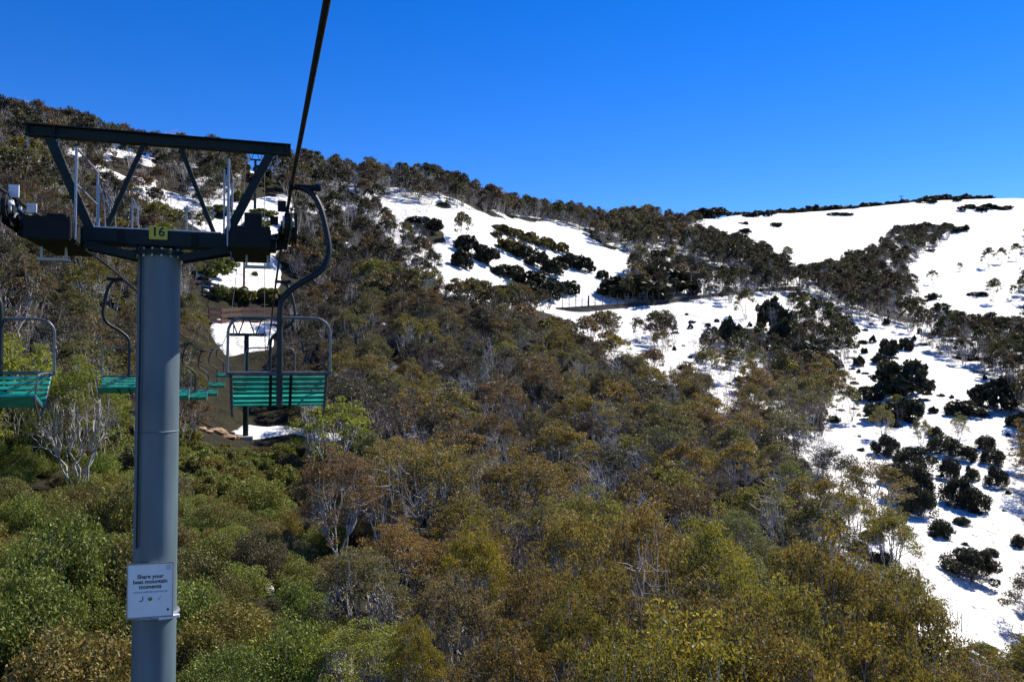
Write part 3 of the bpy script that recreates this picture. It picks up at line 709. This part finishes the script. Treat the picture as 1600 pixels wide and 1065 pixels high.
def leaf_quads(g, centers, radii, n, L, Wd, droop=0.5, shell=0.55):
    """n diamond leaves in flattened clumps"""
    k = g.integers(0, len(centers), n); d = g.normal(size=(n, 3)); d /= np.linalg.norm(d, axis=1, keepdims=True)
    rad = (g.random(n)**(1/3.0))*(1-shell) + shell*g.random(n)**0.25
    p = centers[k] + d*rad[:, None]*radii[k]
    u = g.normal(size=(n, 3))*0.7; u[:, 2] -= droop; u /= np.linalg.norm(u, axis=1, keepdims=True)
    w = g.normal(size=(n, 3)); v = np.cross(u, w); v /= np.linalg.norm(v, axis=1, keepdims=True)
    l = (L*(0.65+0.7*g.random(n)))[:, None]; ww = (Wd*(0.7+0.6*g.random(n)))[:, None]
    co = np.stack([p-u*l/2, p+v*ww/2-u*l*0.08, p+u*l/2, p-v*ww/2-u*l*0.08], 1).reshape(-1, 3)
    q = np.arange(4*n).reshape(n, 4)
    clump = g.random(len(centers))[k]
    return co, q, np.clip(0.68*g.random(n) + 0.32*clump, 0, 1)

def tubes_np(lines, sides):
    co = []; q = []; base = 0
    for pts, rs in lines:
        pts = np.asarray(pts, float); n = len(pts)
        for i in range(n):
            d = pts[min(i+1, n-1)] - pts[max(i-1, 0)]; d /= np.linalg.norm(d)+1e-9
            ref = np.array([1.0, 0, 0]) if abs(d[0]) < 0.8 else np.array([0, 1.0, 0])
            x = np.cross(d, ref); x /= np.linalg.norm(x); y = np.cross(d, x)
            for k in range(sides):
                t = 2*math.pi*k/sides; co.append(pts[i] + (x*math.cos(t)+y*math.sin(t))*rs[i])
        for i in range(n-1):
            for k in range(sides):
                a = base+i*sides+k; b = base+i*sides+(k+1) % sides; q.append((a, b, b+sides, a+sides))
        base += n*sides
    return np.array(co), np.array(q)

def wob(g, a, b, n, amp):
    a = np.asarray(a, float); b = np.asarray(b, float); t = np.linspace(0, 1, n)[:, None]
    p = a + (b-a)*t; o = g.normal(size=(n, 3))*amp; o[0] = 0; o[-1] = 0
    return p + o

def skeleton(g, H, W, stems, tips, r0, flat=0.32, under=0.0):
    T = []; ph = g.random(3)*6.28
    for i in range(tips):
        a = g.random()*2*math.pi; rr = math.sqrt(g.random())*W/2*(0.88 + 0.22*math.sin(2*a+ph[0]) + 0.16*math.sin(3*a+ph[1]) + 0.12*math.sin(5*a+ph[2]))
        z = H*(0.93 + 0.06*math.sin(a*2+ph[1])*min(1, 2*rr/W) - flat*(rr/(W/2))**2) - (g.random()**2)*H*0.17 - under*g.random()*H
        z += g.normal()*0.2 + (0.45 if g.random() < 0.1 else 0)
        T.append((rr*math.cos(a), rr*math.sin(a), z))
    T = np.array(T); ang = np.arctan2(T[:, 1], T[:, 0]); lines = []; sa = g.random()*6.28
    cut = np.sort((ang - sa) % (2*math.pi)); grp = (((ang - sa) % (2*math.pi)) / (2*math.pi) * stems).astype(int)
    for s in range(stems):
        idx = np.nonzero(grp == s)[0]
        if len(idx) == 0: continue
        c = T[idx].mean(0); b = np.array([c[0]*0.08+g.normal()*.1, c[1]*0.08+g.normal()*.1, -0.3])
        f = np.array([c[0]*0.55, c[1]*0.55, c[2]*(0.42+0.15*g.random())])
        lines.append((wob(g, b, f, 6, 0.11*W/4.5), np.linspace(r0, r0*0.62, 6)))
        m2 = max(1, len(idx)//4)
        sub = np.array_split(idx[np.argsort(ang[idx]+g.normal(size=len(idx))*0.2)], m2)
        for ss in sub:
            if len(ss) == 0: continue
            c2 = T[ss].mean(0); f2 = f + (c2-f)*np.array([0.6, 0.6, 0.55]); f2 += g.normal(size=3)*0.12
            lines.append((wob(g, f, f2, 4, 0.07), np.linspace(r0*0.6, r0*0.34, 4)))
            for i in ss: lines.append((wob(g, f2, T[i], 4, 0.07), np.linspace(r0*0.32, r0*0.1, 4)))
    return T, lines

def make_gum(seed, lod):
    g = np.random.default_rng(seed); H, W = 5.6, 4.6
    stems = [5, 7, 6, 4, 8, 5][seed % 6]
    if lod == 0: tips, nl, L, Wd, sides = 140, 15000, 0.10, 0.036, 5
    elif lod == 1: tips, nl, L, Wd, sides = 90, 5400, 0.165, 0.064, 4
    else: tips, nl, L, Wd, sides = 46, 1400, 0.33, 0.145, 3
    T, lines = skeleton(g, H, W, stems, tips, 0.058, 0.30 + 0.14*g.random(), 0.05*(seed % 3))
    rad = np.stack([0.24+0.24*g.random(tips), 0.24+0.24*g.random(tips), 0.13+0.13*g.random(tips)], 1)*[1.0, 1.15, 1.4][lod]
    co, q, rnd = leaf_quads(g, T + np.array([0, 0, 0.05]), rad, nl, L, Wd, 0.45)
    tco, tq = tubes_np(lines, sides)
    return tco, tq, co, q, rnd

def make_shrub(seed, lod):
    g = np.random.default_rng(100+seed); H, W = 1.5, 2.2
    if lod == 0: tips, nl, L, Wd, sides = 80, 15000, 0.062, 0.027, 4
    elif lod == 1: tips, nl, L, Wd, sides = 50, 6000, 0.12, 0.055, 3
    else: tips, nl, L, Wd, sides = 30, 1500, 0.27, 0.17, 3
    P = []
    for i in range(tips):
        a = g.random()*6.283; rr = math.sqrt(g.random())*0.42*W; zt = H*0.85*(1-0.6*(rr/(W/2))**2); P.append((rr*math.cos(a), rr*math.sin(a), zt*(0.15+0.85*g.random()**0.6)))
    P = np.array(P); rad = np.stack([0.20+0.16*g.random(tips)]*2 + [0.16+0.14*g.random(tips)], 1)
    co, q, rnd = leaf_quads(g, P, rad, nl, L, Wd, -0.25, 0.4)
    lines = [(wob(g, (P[i][0]*.15, P[i][1]*.15, -0.2), P[i], 4, 0.05), [0.03, 0.024, 0.018, 0.008]) for i in range(0, tips, 3)]
    tco, tq = tubes_np(lines, sides)
    return tco, tq, co, q, rnd

def make_dead(seed):
    g = np.random.default_rng(300+seed); T, lines = skeleton(g, 5.0, 3.4, [6, 4, 8][seed % 3], 30, 0.042, 0.22, 0.12)
    ex = []
    for p, r in list(lines)[-26:]:
        for j in range(3):
            a = p[-1]*0.5 + p[-2]*0.5; ex.append((wob(g, a, a + g.normal(size=3)*np.array([.4,.4,.3]) + np.array([0,0,.35]), 3, 0.04), [0.012, 0.009, 0.004]))
    tco, tq = tubes_np(lines + ex, 4)
    return tco, tq

def two_meshes(name, parts, tm, lm):
    tco, tq, co, q, rnd = parts
    a = arr_mesh(name+'_trunk', tco, tq, [], [tm]); b = arr_mesh(name+'_crown', co, q, [], [lm], rnd)
    c = arr_mesh(name+'_whole', np.concatenate([tco, co]), np.concatenate([tq, q+len(tco)]), [], [tm, lm], np.concatenate([np.zeros(len(tq)), rnd]), np.concatenate([np.zeros(len(tq)), np.ones(len(q))]))
    return a, b, c
NG = [7, 6, 5]; NS = [4, 4, 4]
GUM = [[two_meshes('gum', make_gum(s + 10*l, l), M['bark'], M['leaf']) for s in range(NG[l])] for l in range(3)]
SHRUB = [[two_meshes('shrub', make_shrub(s + 10*l, l), M['twig'], M['heath']) for s in range(NS[l])] for l in range(3)]
DEAD = []
for s in range(6):
    c, q = make_dead(s); DEAD.append(arr_mesh('dead_gum_wood', c, q, [], [M['deadwood'] if s % 2 == 0 else M['twig']]))

# ------------------------------------------------------------------ plants: where they stand
TINT = {'olive': (0.135, 0.130, 0.043), 'bronze': (0.150, 0.122, 0.054), 'grey green': (0.098, 0.105, 0.066), 'golden': (0.195, 0.168, 0.040),
        'green': (0.165, 0.200, 0.044), 'dark': (0.034, 0.040, 0.028), 'reddish': (0.112, 0.086, 0.074), 'dusky': (0.054, 0.052, 0.056)}
def high_dull(z): return 1.0 - 0.32*min(1.0, max(0.0, (z+5)/13))      # plant tint gets darker with ground height, down to a floor
def tint_of(c, g):
    v = np.array(TINT[c])
    if c not in ('dark', 'dusky'): v = 0.88*v + 0.12*np.array((0.150, 0.130, 0.050))
    v = v*(0.82+0.36*g.random()); return tuple(v*(1+0.05*g.normal(size=3)).clip(0.88, 1.12))
CUM_ANG = None
AZV = np.radians(np.arange(-46, 46.01, 0.25)); RV = np.geomspace(6, 700, 500)
_x = np.sin(AZV)[:, None]*RV; _y = np.cos(AZV)[:, None]*RV; _a = np.maximum.accumulate(height(_x, _y)/RV, axis=1)
def hidden(x, y, ztop):
    az = np.arctan2(x, y); r = np.hypot(x, y); i = np.clip(np.round((az-AZV[0])/R(0.25)).astype(int), 0, len(AZV)-1)
    j = np.clip(np.searchsorted(RV, r*0.985)-1, 0, len(RV)-1)
    return ztop/r < _a[i, j]

items = []   # kind, x, y, z, sx, sz, colour, rot, extra label
gv = np.random.default_rng(5)
def lift_coords(x, y):
    v = np.stack([np.asarray(x)-LO.x, np.asarray(y)-LO.y]); return v[0]*LD.x+v[1]*LD.y, v[0]*LN.x+v[1]*LN.y
# (a) plants one can point at: bushes standing in the snow
BUSH = [(1387,545,28,28),(1415,540,22,22),(1375,563,26,17),(1350,550,11,11),(1342,566,16,17),(1415,597,80,58),(1419,643,50,36),(1458,643,14,13),(1360,617,36,28),
 (1377,646,46,34),(1508,640,54,26),(1558,622,72,50),(1590,660,28,26),(1575,681,9,8),(1474,699,46,30),(1461,678,26,18),(1512,711,28,26),(1540,695,26,24),(1550,717,32,28),
 (1521,745,20,24),(1558,749,30,34),(1430,721,58,40),(1483,737,32,36),(1425,762,62,60),(1498,775,48,48),(1521,786,42,38),(1472,829,34,30),(1503,818,25,18),(1518,888,72,50),
 (1592,851,20,24),(1547,864,22,16),(1433,788,50,50),(1400,745,44,36),(1385,700,40,34),(1210,500,48,60),(1230,535,54,50),(1262,560,60,50),(1285,575,50,34),(1140,525,34,44),(1180,545,34,30),(1225,580,50,34),
 (780,358,30,12),(800,366,34,16),(826,374,36,18),(850,382,34,18),(874,389,28,16),(895,410,44,24),(916,417,26,22),(884,405,26,16),(888,452,36,24),(775,368,20,12),(792,386,40,22),(816,396,42,24),
 (842,411,46,26),(866,421,38,26),(760,402,42,30),(730,384,38,30),(792,427,52,24),(832,441,52,30),(856,456,48,34),(820,462,52,36),(722,408,32,30),(654,346,36,14),(676,354,32,22),
 (990,452,100,38),(941,431,18,16),(965,459,62,20),(1025,440,84,40),(1060,448,60,30),(1180,333,62,11),(1253,326,44,14),(1290,319,60,10),(1335,316,66,10),(1440,312,60,10),(1480,305,70,13),(1515,300,50,9),
 (1539,325,76,10),(1110,326,60,9),(1220,322,50,9),(1380,312,50,8),(1490,300,70,9),(1164,361,20,10),(1162,349,16,6),(1211,351,20,8),(1314,335,30,6),(1420,357,46,16),(1450,355,60,18),(1485,356,50,16),(1527,460,28,8),(1458,464,20,12),
 (410,335,40,14),(400,352,50,12),(330,425,46,26),(350,415,40,22),(345,458,34,22),(375,462,40,24),(420,462,44,22),(398,430,10,9),(345,330,36,14)]
_nb = []
for px, py, w, h in BUSH:      # the strips along the crest are rows of low plants
    if py < 362 and px > 1150 and w > 24:
        n_ = int(w/7); _nb += [(px-w/2+w*(k+0.5)/n_+gv.normal()*2, py+gv.normal()*h*0.16, 10+12*gv.random(), h*(0.5+0.5*gv.random())) for k in range(n_)]
    else: _nb.append((px, py, w, h))
for k in range(170):            # stray small heath across the right snow slope
    cx_, cy_ = [(1350,590),(1300,540),(1480,620),(1420,680),(1560,790),(1450,740),(1500,850),(1120,560),(1040,520),(1380,520),(1200,560),(1160,520),(1250,600),(1330,620)][k % 14]
    _nb.append((cx_+gv.normal()*38, cy_+gv.normal()*20, 6+11*gv.random()**2, 5+8*gv.random()**2))
BUSH = _nb
for i, (px, py, w, h) in enumerate(BUSH):
    gx, gy, gz = ground_at(px, min(py + h*0.42, 1064))
    sw = w*1.2/FPX*gy/2.2; sh = max(h*1.18/FPX*gy/1.5, 0.4*sw)
    if py < 362 and px > 1150: sh = h*0.95/FPX*gy/1.5
    col = 'dark' if px > 900 else ('olive' if 770 < px < 890 and py < 392 else ('green' if px < 460 else 'dark'))
    items.append(['shrub', gx, gy, gz-0.1, sw, sh, col, gv.random()*6.28, 'snow'])
# thin upright gums standing singly in the snow
for px, py, h in ((1231,418,34),(1458,446,26),(1553,475,42),(1583,468,24),(1596,462,28),(1545,418,34),(1588,408,30),(1565,412,28),(1500,425,16),(724,385,56),(1000,430,50),(1050,425,44),(1105,610,70),(1145,600,60),(1165,500,54),(1250,500,44),(1440,700,50),(1380,690,60),(1500,690,44),(1400,655,40),(1280,640,60),(1330,660,60)):
    gx, gy, gz = ground_at(px, py); s = h/FPX*gy/5.6
    items.append(['gum', gx, gy, gz-0.1, s*0.85, s, 'grey green', gv.random()*6.28, 'snow'])
for px, py, h in ((1405,672,46),(1540,396,20),(1520,399,24),(1095,600,60),(655,790,100),(1010,430,44)):
    gx, gy, gz = ground_at(px, py); s = h/FPX*gy/5.0
    items.append(['dead', gx, gy, gz-0.1, s*0.6, s, 'dark', gv.random()*6.28, 'snow'])
# (b) the big crowns right below the chair: column, crown top, depth, crown width, colour
FORE = [(1075,912,18.5,5.2,'golden'),(985,955,17.0,3.6,'olive'),(1180,935,19.5,4.6,'bronze'),(1280,812,25,4.4,'bronze'),(1215,860,22,3.8,'olive'),(1000,752,32,5.0,'bronze'),(900,770,30,4.2,'bronze'),
        (1110,775,31,4.6,'olive'),(745,800,27,3.0,'golden'),(650,948,20,1.7,'golden'),(1420,880,25,4.6,'bronze'),(1350,930,21,4.2,'olive'),(840,860,24,3.6,'bronze'),(700,880,23,3.4,'reddish'),
        (560,840,27,3.8,'grey green'),(800,960,19,3.4,'bronze'),(900,900,21,3.2,'olive'),(560,960,21,3.6,'green'),(1500,1000,22,3.6,'reddish'),(1440,985,20,3.6,'olive'),(620,800,33,4.2,'bronze'),(1250,985,18,3.8,'olive')]
for px, pt, d, w, c in FORE:
    a, e = ray(px, pt); gz = float(height(a*d, d)); H = e*d - gz
    items.append(['gum', a*d, d, gz-0.1, w/4.4, max(H, 2.0)/5.7, c, gv.random()*6.28, 'fore'])
# (c) the rest of the wood; patches of snow stay open to view; lines of sight that the photograph keeps open
CLEAR = [([(295,655),(540,660),(540,690),(295,690)], 82), ([(330,300),(446,300),(446,470),(330,470)], 116), ([(320,470),(480,470),(480,560),(330,560)], 92), ([(868,440),(1250,430),(1280,462),(1000,484),(868,488)], 206),
         ([(935,500),(1090,500),(1090,560),(1040,552),(980,528)], 150), ([(1390,650),(1610,640),(1610,990),(1450,840),(1400,760)], 60), ([(700,340),(930,360),(920,450),(700,430)], 180)]
for pl in SNOW[8:]:
    c_ = np.mean(np.array(pl), 0); CLEAR.append((pl, ground_at(float(c_[0]), float(c_[1]))[1]*0.97))
for (r0, r1, sp) in ((15, 48, 3.5), (48, 95, 3.8), (95, 150, 3.8), (150, 330, 3.5), (330, 520, 4.2)):
    xs, ysg = np.meshgrid(np.arange(-240, 420, sp), np.arange(8, 520, sp))
    x = (xs + gv.uniform(-.45, .45, xs.shape)*sp).ravel(); y = (ysg + gv.uniform(-.45, .45, xs.shape)*sp).ravel()
    r = np.hypot(x, y); k = (r >= r0) & (r < r1) & (np.abs(np.arctan2(x, y)) < R(45.5)); x, y, r = x[k], y[k], r[k]
    z = height(x, y); hh = (5.8 + 1.6*np.clip((r-120)/120, 0, 1))*(0.72+0.55*gv.random(len(x)))
    k = ~hidden(x, y, z+hh); x, y, r, z, hh = x[k], y[k], r[k], z[k], hh[k]
    bx, by = project(x, y, z); cx, cy = project(x, y, z+hh*0.7); tx, ty = project(x, y, z+hh*0.95); ex, ey = project(x+2.2, y, z+hh*0.8); wx, wy = project(x-2.2, y, z+hh*0.8)
    t, lat = lift_coords(x, y)
    SC = in_snow(cx, cy); SB = in_snow(bx, by) & ~hidden(x, y, z+0.3); SP = inpoly(cx, cy, SNOW[1]) | (inpoly(cx, cy, SNOW[5]) & (cx < 1330) & (cy < 640))
    CL = np.zeros(len(x), bool)
    for pl, dmax in CLEAR: CL |= (r < dmax) & (inpoly(tx, ty, pl) | inpoly(ex, ey, pl) | inpoly(wx, wy, pl))
    fore = [it for it in items if it[8] == 'fore']
    for i in range(len(x)):
        p, q = cx[i], cy[i]; u = gv.random()
        if not (-480 < p < 2080) or q > 1500 or (q > 1150 and 0 < p < 1600): continue
        corridor = -5.2 < lat[i] < 2.0
        if SC[i] or SB[i]:
            if not SP[i] or u > 0.68 or vnoise(x[i], y[i], 9.0) < 0.32: continue
        if p > 1020 and r[i] > 380 and not (p > 1240 and q > 348): continue
        if CL[i]:
            if r[i] < 84:
                s = 0.8+0.4*gv.random(); items.append(['shrub', x[i], y[i], z[i]-0.1, s, s*0.9, 'green', gv.random()*6.28, ''])
            continue
        if abs(t[i]-T16) < 2.2 and abs(lat[i]+1.8) < 1.6: continue
        if abs(t[i]-88) < 4 and -5.5 < lat[i] < 2: continue
        scrub = (p < 515 and q > 655)
        v = gv.random()
        if corridor or scrub and (v < 0.93 or q > 690):
            if corridor and t[i] > 84 and v > 0.45: continue
            c = ['green', 'green', 'olive', 'green', 'grey green', 'golden'][int(u*5.99)] if r[i] < 84 else ['olive', 'green', 'reddish', 'dark'][int(u*3.99)]
            s = 0.9+0.8*gv.random()
            items.append(['shrub', x[i], y[i], z[i]-0.1, s*1.05, s*(1.0+0.7*gv.random()), c, gv.random()*6.28, '']); continue
        if r[i] < 48 and any((x[i]-it[1])**2+(y[i]-it[2])**2 < 4.5 for it in fore): continue
        band = r[i] > 150 and p > 1090
        if band and vnoise(x[i], y[i], 16.0) > 0.82 and v > 0.25: continue
        if (v > (0.60 if r[i] < 100 else 0.76) and not (p < 420 and q > 560)) or (p < 560 and q < 560 and v > 0.66) or (540 < p < 1000 and q < 345 and v > 0.60):
            items.append(['dead', x[i], y[i], z[i]-0.1, 0.8+0.4*gv.random(), hh[i]/5.0*1.02, 'dark', gv.random()*6.28, '']); continue
        if band: c = ['dark', 'dusky', 'dusky'][int(u*2.99)]
        elif r[i] > 150: c = ['dark', 'dusky', 'reddish', 'dusky', 'dusky', 'grey green'][int(u*5.99)]
        elif p < 540 and r[i] < 62: c = ['olive', 'green', 'grey green', 'olive', 'green', 'reddish'][int(u*5.99)]
        elif p < 540: c = ['olive', 'reddish', 'dusky', 'grey green', 'dusky', 'reddish'][int(u*5.99)]
        elif r[i] < 48: c = ['bronze', 'olive', 'bronze', 'olive', 'reddish', 'grey green'][int(u*5.99)]
        elif r[i] > 92: c = ['olive', 'grey green', 'reddish', 'dusky', 'dusky', 'reddish'][int(u*5.99)]
        else: c = ['olive', 'grey green', 'bronze', 'reddish', 'grey green', 'dusky', 'dusky'][int(u*6.99)]
        s = hh[i]/5.6
        items.append(['gum', x[i], y[i], z[i]-0.1, s*(0.85+0.4*gv.random())*(0.8 if r[i] > 150 else 1), s, c, gv.random()*6.28, ''])
        # understorey
        if r[i] < 135 and gv.random() < 0.8:
            s = 0.7+0.5*gv.random(); xx, yy = x[i]+gv.uniform(-1.6, 1.6), y[i]+gv.uniform(-1.6, 1.6)
            items.append(['shrub', xx, yy, float(height(xx, yy))-0.1, s, s, ['green', 'olive', 'dark', 'reddish'][int(gv.random()*3.99)], gv.random()*6.28, ''])

# dense low scrub under the lift line and left of the pole
for gx in np.arange(-56, 8, 1.55):
    for gy in np.arange(12, 82, 1.55):
        x = gx + gv.uniform(-.7, .7); y = gy + gv.uniform(-.7, .7); z = float(height(x, y)); px, py = project(x, y, z+0.8)
        if px > 530 or px < -420 or py < 655 or py > 1130 or in_snow(px, py) or in_snow(*project(x, y, z)): continue
        t, lat = lift_coords(x, y)
        if abs(t-T16) < 1.2 and abs(lat+1.8) < 1.2: continue
        if gv.random() < 0.12: continue
        s = 0.6 + 0.55*gv.random(); u = gv.random()
        items.append(['shrub', x, y, z-0.1, s, s*(0.8+0.5*gv.random()), 'green' if u < 0.64 else 'olive' if u < 0.82 else 'grey green' if u < 0.9 else 'golden' if u < 0.94 else 'bronze', gv.random()*6.28, ''])

# the snow strip and the rocks at the foot of the second tower stay in view
_strip = [(295,655),(545,655),(545,690),(295,690)]
def _open(it):
    return it[2] < 83 and (inpoly(*project(it[1], it[2], it[3] + it[5]*1.35), _strip) or inpoly(*project(it[1], it[2], it[3] + it[5]*0.7), _strip))
items = [it for it in items if it[0] != 'shrub' or not _open(it)]
for pl in SNOW[11:15]:
    c_ = np.mean(np.array(pl), 0); d_ = ground_at(float(c_[0]), float(c_[1]))[1]
    items = [it for it in items if not (it[2] < d_ and it[8] == '' and (inpoly(*project(it[1], it[2], it[3]+it[5]*1.3), pl) or inpoly(*project(it[1], it[2], it[3]+it[5]*0.8), pl)))]
# who shows most: a coarse depth sort of crown outlines
BW, BH = 400, 266; buf = np.zeros((BH, BW), bool); items.sort(key=lambda it: math.hypot(it[1], it[2]))
for n_, it in enumerate(items):
    kind, x, y, z, sx, sz = it[:6]; d = y
    H0, W0, c0, hh0 = {'gum': (5.6, 4.6, 0.74, 0.30), 'shrub': (1.5, 2.2, 0.48, 0.5), 'dead': (5.0, 3.4, 0.6, 0.3)}[kind]
    cxp, cyp = project(x, y, z + H0*sz*c0); rx = W0*sx/2/d*FPX/4; ry = H0*sz*hh0/d*FPX/4; cxp, cyp = cxp/4, cyp/4
    it.append((cxp*4, cyp*4)); it.append(0.0)
    x0, x1, y0, y1 = int(max(0, cxp-rx)), int(min(BW-1, cxp+rx)), int(max(0, cyp-ry)), int(min(BH-1, cyp+ry))
    if x1 < x0 or y1 < y0: continue
    yy, xx = np.mgrid[y0:y1+1, x0:x1+1]; e = ((xx-cxp)/max(rx, .6))**2 + ((yy-cyp)/max(ry, .6))**2 <= 1
    sub = buf[y0:y1+1, x0:x1+1]; it[10] = float((e & ~sub).sum())*(0.5 if kind == 'dead' else 1) + (1 if it[8] else 0)
    if kind != 'dead': sub |= e & (np.random.default_rng(n_).random(e.shape) < 0.85)

def zone(px, py, r):
    if px < 515 and py > 650:
        s = 'left' if px < 212 else 'right'
        return f'beside the notice, {s} of the pole' if py > 870 else f'in the scrub {s} of the pole' if py > 760 else f'in the upper scrub {s} of the pole'
    if px < 212: return ('' if py > 650 else 'behind the chair at the left edge' if py > 420 else 'high on the hillside left of the tower')
    if px < 515:
        return ('on the hillside around the nearest chair' if py > 440 else 'behind the ' + ('left' if px < 300 else 'right') + ' half of the tower crossarm')
    if r < 48: return 'in the nearest canopy at bottom ' + ('left' if px < 800 else 'centre' if px < 1120 else 'right')
    if r < 100: return 'in the middle canopy ' + ('right of the chair' if px < 760 else 'at picture centre' if px < 1060 else 'below the snow slope')
    if px < 1090: return ('below the track' if py > 470 else 'around the upper snowfield' if py > 340 else 'on the skyline ridge') + (' towards the lift' if px < 700 else '')
    return 'in the dark belt between the snowfields' if px < 1420 and py < 620 else 'on the snow slope at right'
_T = ['twenty', 'thirty', 'forty']
ORD = ['first','second','third','fourth','fifth','sixth','seventh','eighth','ninth','tenth','eleventh','twelfth','thirteenth','fourteenth','fifteenth','sixteenth','seventeenth','eighteenth','nineteenth','twentieth']
for _t in _T: ORD += [_t + '-' + w for w in ORD[:9]] + [{'twenty': 'thirtieth', 'thirty': 'fortieth', 'forty': 'fiftieth'}[_t]]
NAMES = {'gum': ('snow_gum', 'snow gum', 'tree'), 'shrub': ('heath_shrub', 'heath shrub', 'shrub'), 'dead': ('dead_snow_gum', 'bare snow gum', 'tree')}
LIMIT = {'gum': 300, 'shrub': 290, 'dead': 200}
cells = {}; rest = {'gum': [], 'shrub': [], 'dead': []}
for kind in NAMES:
    lst = sorted([it for it in items if it[0] == kind], key=lambda it: -it[10])
    for n_, it in enumerate(lst):
        if n_ < LIMIT[kind] and it[10] >= 4: cells.setdefault((kind, zone(it[9][0], it[9][1], math.hypot(it[1], it[2])), it[6]), []).append(it)
        else: rest[kind].append(it)
for (kind, zn, col), lst in cells.items():
    nm, word, cat = NAMES[kind]; lst.sort(key=lambda it: it[9][0])
    for n_, it in enumerate(lst):
        _, x, y, z, sx, sz, c, rot, ex, pp, sc_ = it; r = math.hypot(x, y); lod = 0 if r < 50 else 1 if r < 125 else 2
        cw = '' if kind == 'dead' else c + ' '
        big = sx*2.25*FPX/y
        lab = f'{cw}{word} {zn}' + (f', {ORD[n_]} from the left' if len(lst) > 1 and n_ < len(ORD) else '')
        if kind == 'shrub' and abs(pp[0]-1415) < 6 and abs(pp[1]-597) < 25 and big > 60: lab = 'largest round dark bush alone on the open snow slope'
        e = empty(nm, (x, y, z), rot); e.scale = (sx, sx, sz); tag(e, lab, cat, f'{word}s {zn}')
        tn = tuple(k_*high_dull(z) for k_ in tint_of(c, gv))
        if kind == 'dead':
            link('trunk', DEAD[int(gv.integers(len(DEAD)))], None, e)
        else:
            P = (GUM if kind == 'gum' else SHRUB)[lod]; a, b, _w = P[int(gv.integers(len(P)))]
            link('trunk' if kind == 'gum' else 'stems', a, None, e); o = link('crown' if kind == 'gum' else 'foliage', b, None, e); o['tint'] = tn

for px, py, rx_, rz2, s, lab in ((95,905,80,20,0.8,'pale fallen branches lying in the scrub beside the notice'), (150,800,72,110,0.75,'pale fallen branches lying left of the tower pole, higher up'), (40,560,70,60,0.9,'pale fallen limb behind the chair at the left edge'), (1180,905,55,200,0.8,'pale broken limb poking from the bronze canopy at bottom right')):
    gx, gy, gz = ground_at(px, py + 25); e = empty('fallen_branch', (gx, gy, gz + (1.0 if px < 600 else 2.5))); e.rotation_euler = (R(rx_), 0, R(rz2)); e.scale = (s*.8, s*.8, s); tag(e, lab, 'branch', 'fallen branches')
    link('wood', DEAD[0 if px < 120 else 2], None, e)

# the many more behind them: one mass per kind, set out with geometry nodes
def scatter(name, label, lst, meshes, lodsel):
    if not lst: return
    protos = []
    for me in meshes:
        o = bpy.data.objects.new('plant_pattern', me); protos.append(o)
    me = bpy.data.meshes.new(name); me.from_pydata([(it[1], it[2], it[3]) for it in lst], [], [])
    def att(n, typ, vals, key):
        a = me.attributes.new(n, typ, 'POINT'); a.data.foreach_set(key, np.asarray(vals).ravel())
    att('psc', 'FLOAT_VECTOR', np.array([(it[4], it[4], it[5]) for it in lst], np.float32), 'vector')
    att('prot', 'FLOAT_VECTOR', np.array([(0, 0, it[7]) for it in lst], np.float32), 'vector')
    att('pidx', 'INT', np.array([lodsel(it) for it in lst], np.int32), 'value')
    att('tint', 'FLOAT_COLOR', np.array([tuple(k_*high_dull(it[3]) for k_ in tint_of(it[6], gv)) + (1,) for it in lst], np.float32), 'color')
    o = link(name, me); tag(o, label, None, None, 'stuff')
    ng = bpy.data.node_groups.new(name + '_nodes', 'GeometryNodeTree'); N = ng.nodes.new; L = ng.links.new
    ng.interface.new_socket('Geometry', in_out='INPUT', socket_type='NodeSocketGeometry'); ng.interface.new_socket('Geometry', in_out='OUTPUT', socket_type='NodeSocketGeometry')
    gi, go = N('NodeGroupInput'), N('NodeGroupOutput')
    def named(n, t):
        a = N('GeometryNodeInputNamedAttribute'); a.data_type = t; a.inputs['Name'].default_value = n; return a.outputs['Attribute']
    idx = named('pidx', 'INT'); join = N('GeometryNodeJoinGeometry')
    for k, pr in enumerate(protos):
        oi = N('GeometryNodeObjectInfo'); oi.inputs['Object'].default_value = pr; oi.inputs['As Instance'].default_value = True
        cp = N('FunctionNodeCompare'); cp.data_type = 'INT'; cp.operation = 'EQUAL'; L(idx, cp.inputs[2]); cp.inputs[3].default_value = k
        ip = N('GeometryNodeInstanceOnPoints'); L(gi.outputs[0], ip.inputs['Points']); L(cp.outputs[0], ip.inputs['Selection'])
        L(oi.outputs['Geometry'], ip.inputs['Instance']); L(named('prot', 'FLOAT_VECTOR'), ip.inputs['Rotation']); L(named('psc', 'FLOAT_VECTOR'), ip.inputs['Scale'])
        L(ip.outputs[0], join.inputs[0])
    L(join.outputs[0], go.inputs[0])
    md = o.modifiers.new('scatter', 'NODES'); md.node_group = ng
    return o
def sel(it):
    r = math.hypot(it[1], it[2]); l = 0 if r < 50 else 1 if r < 125 else 2
    return l*3 + int(it[7]*100) % 3
scatter('snow_gum_wood', 'massed snow gums filling the slopes behind the nearer trees', rest['gum'], [GUM[l][k][2] for l in range(3) for k in range(3)], sel)
scatter('heath_undergrowth', 'low heath undergrowth massed beneath the trees', rest['shrub'], [SHRUB[l][k][2] for l in range(3) for k in range(3)], sel)
scatter('bare_gum_wood', 'massed bare grey gum stems on the far slopes', rest['dead'], DEAD, lambda it: int(it[7]*100) % len(DEAD))
print('plants', {k: (len([1 for i in items if i[0] == k]), len(v)) for k, v in rest.items()})
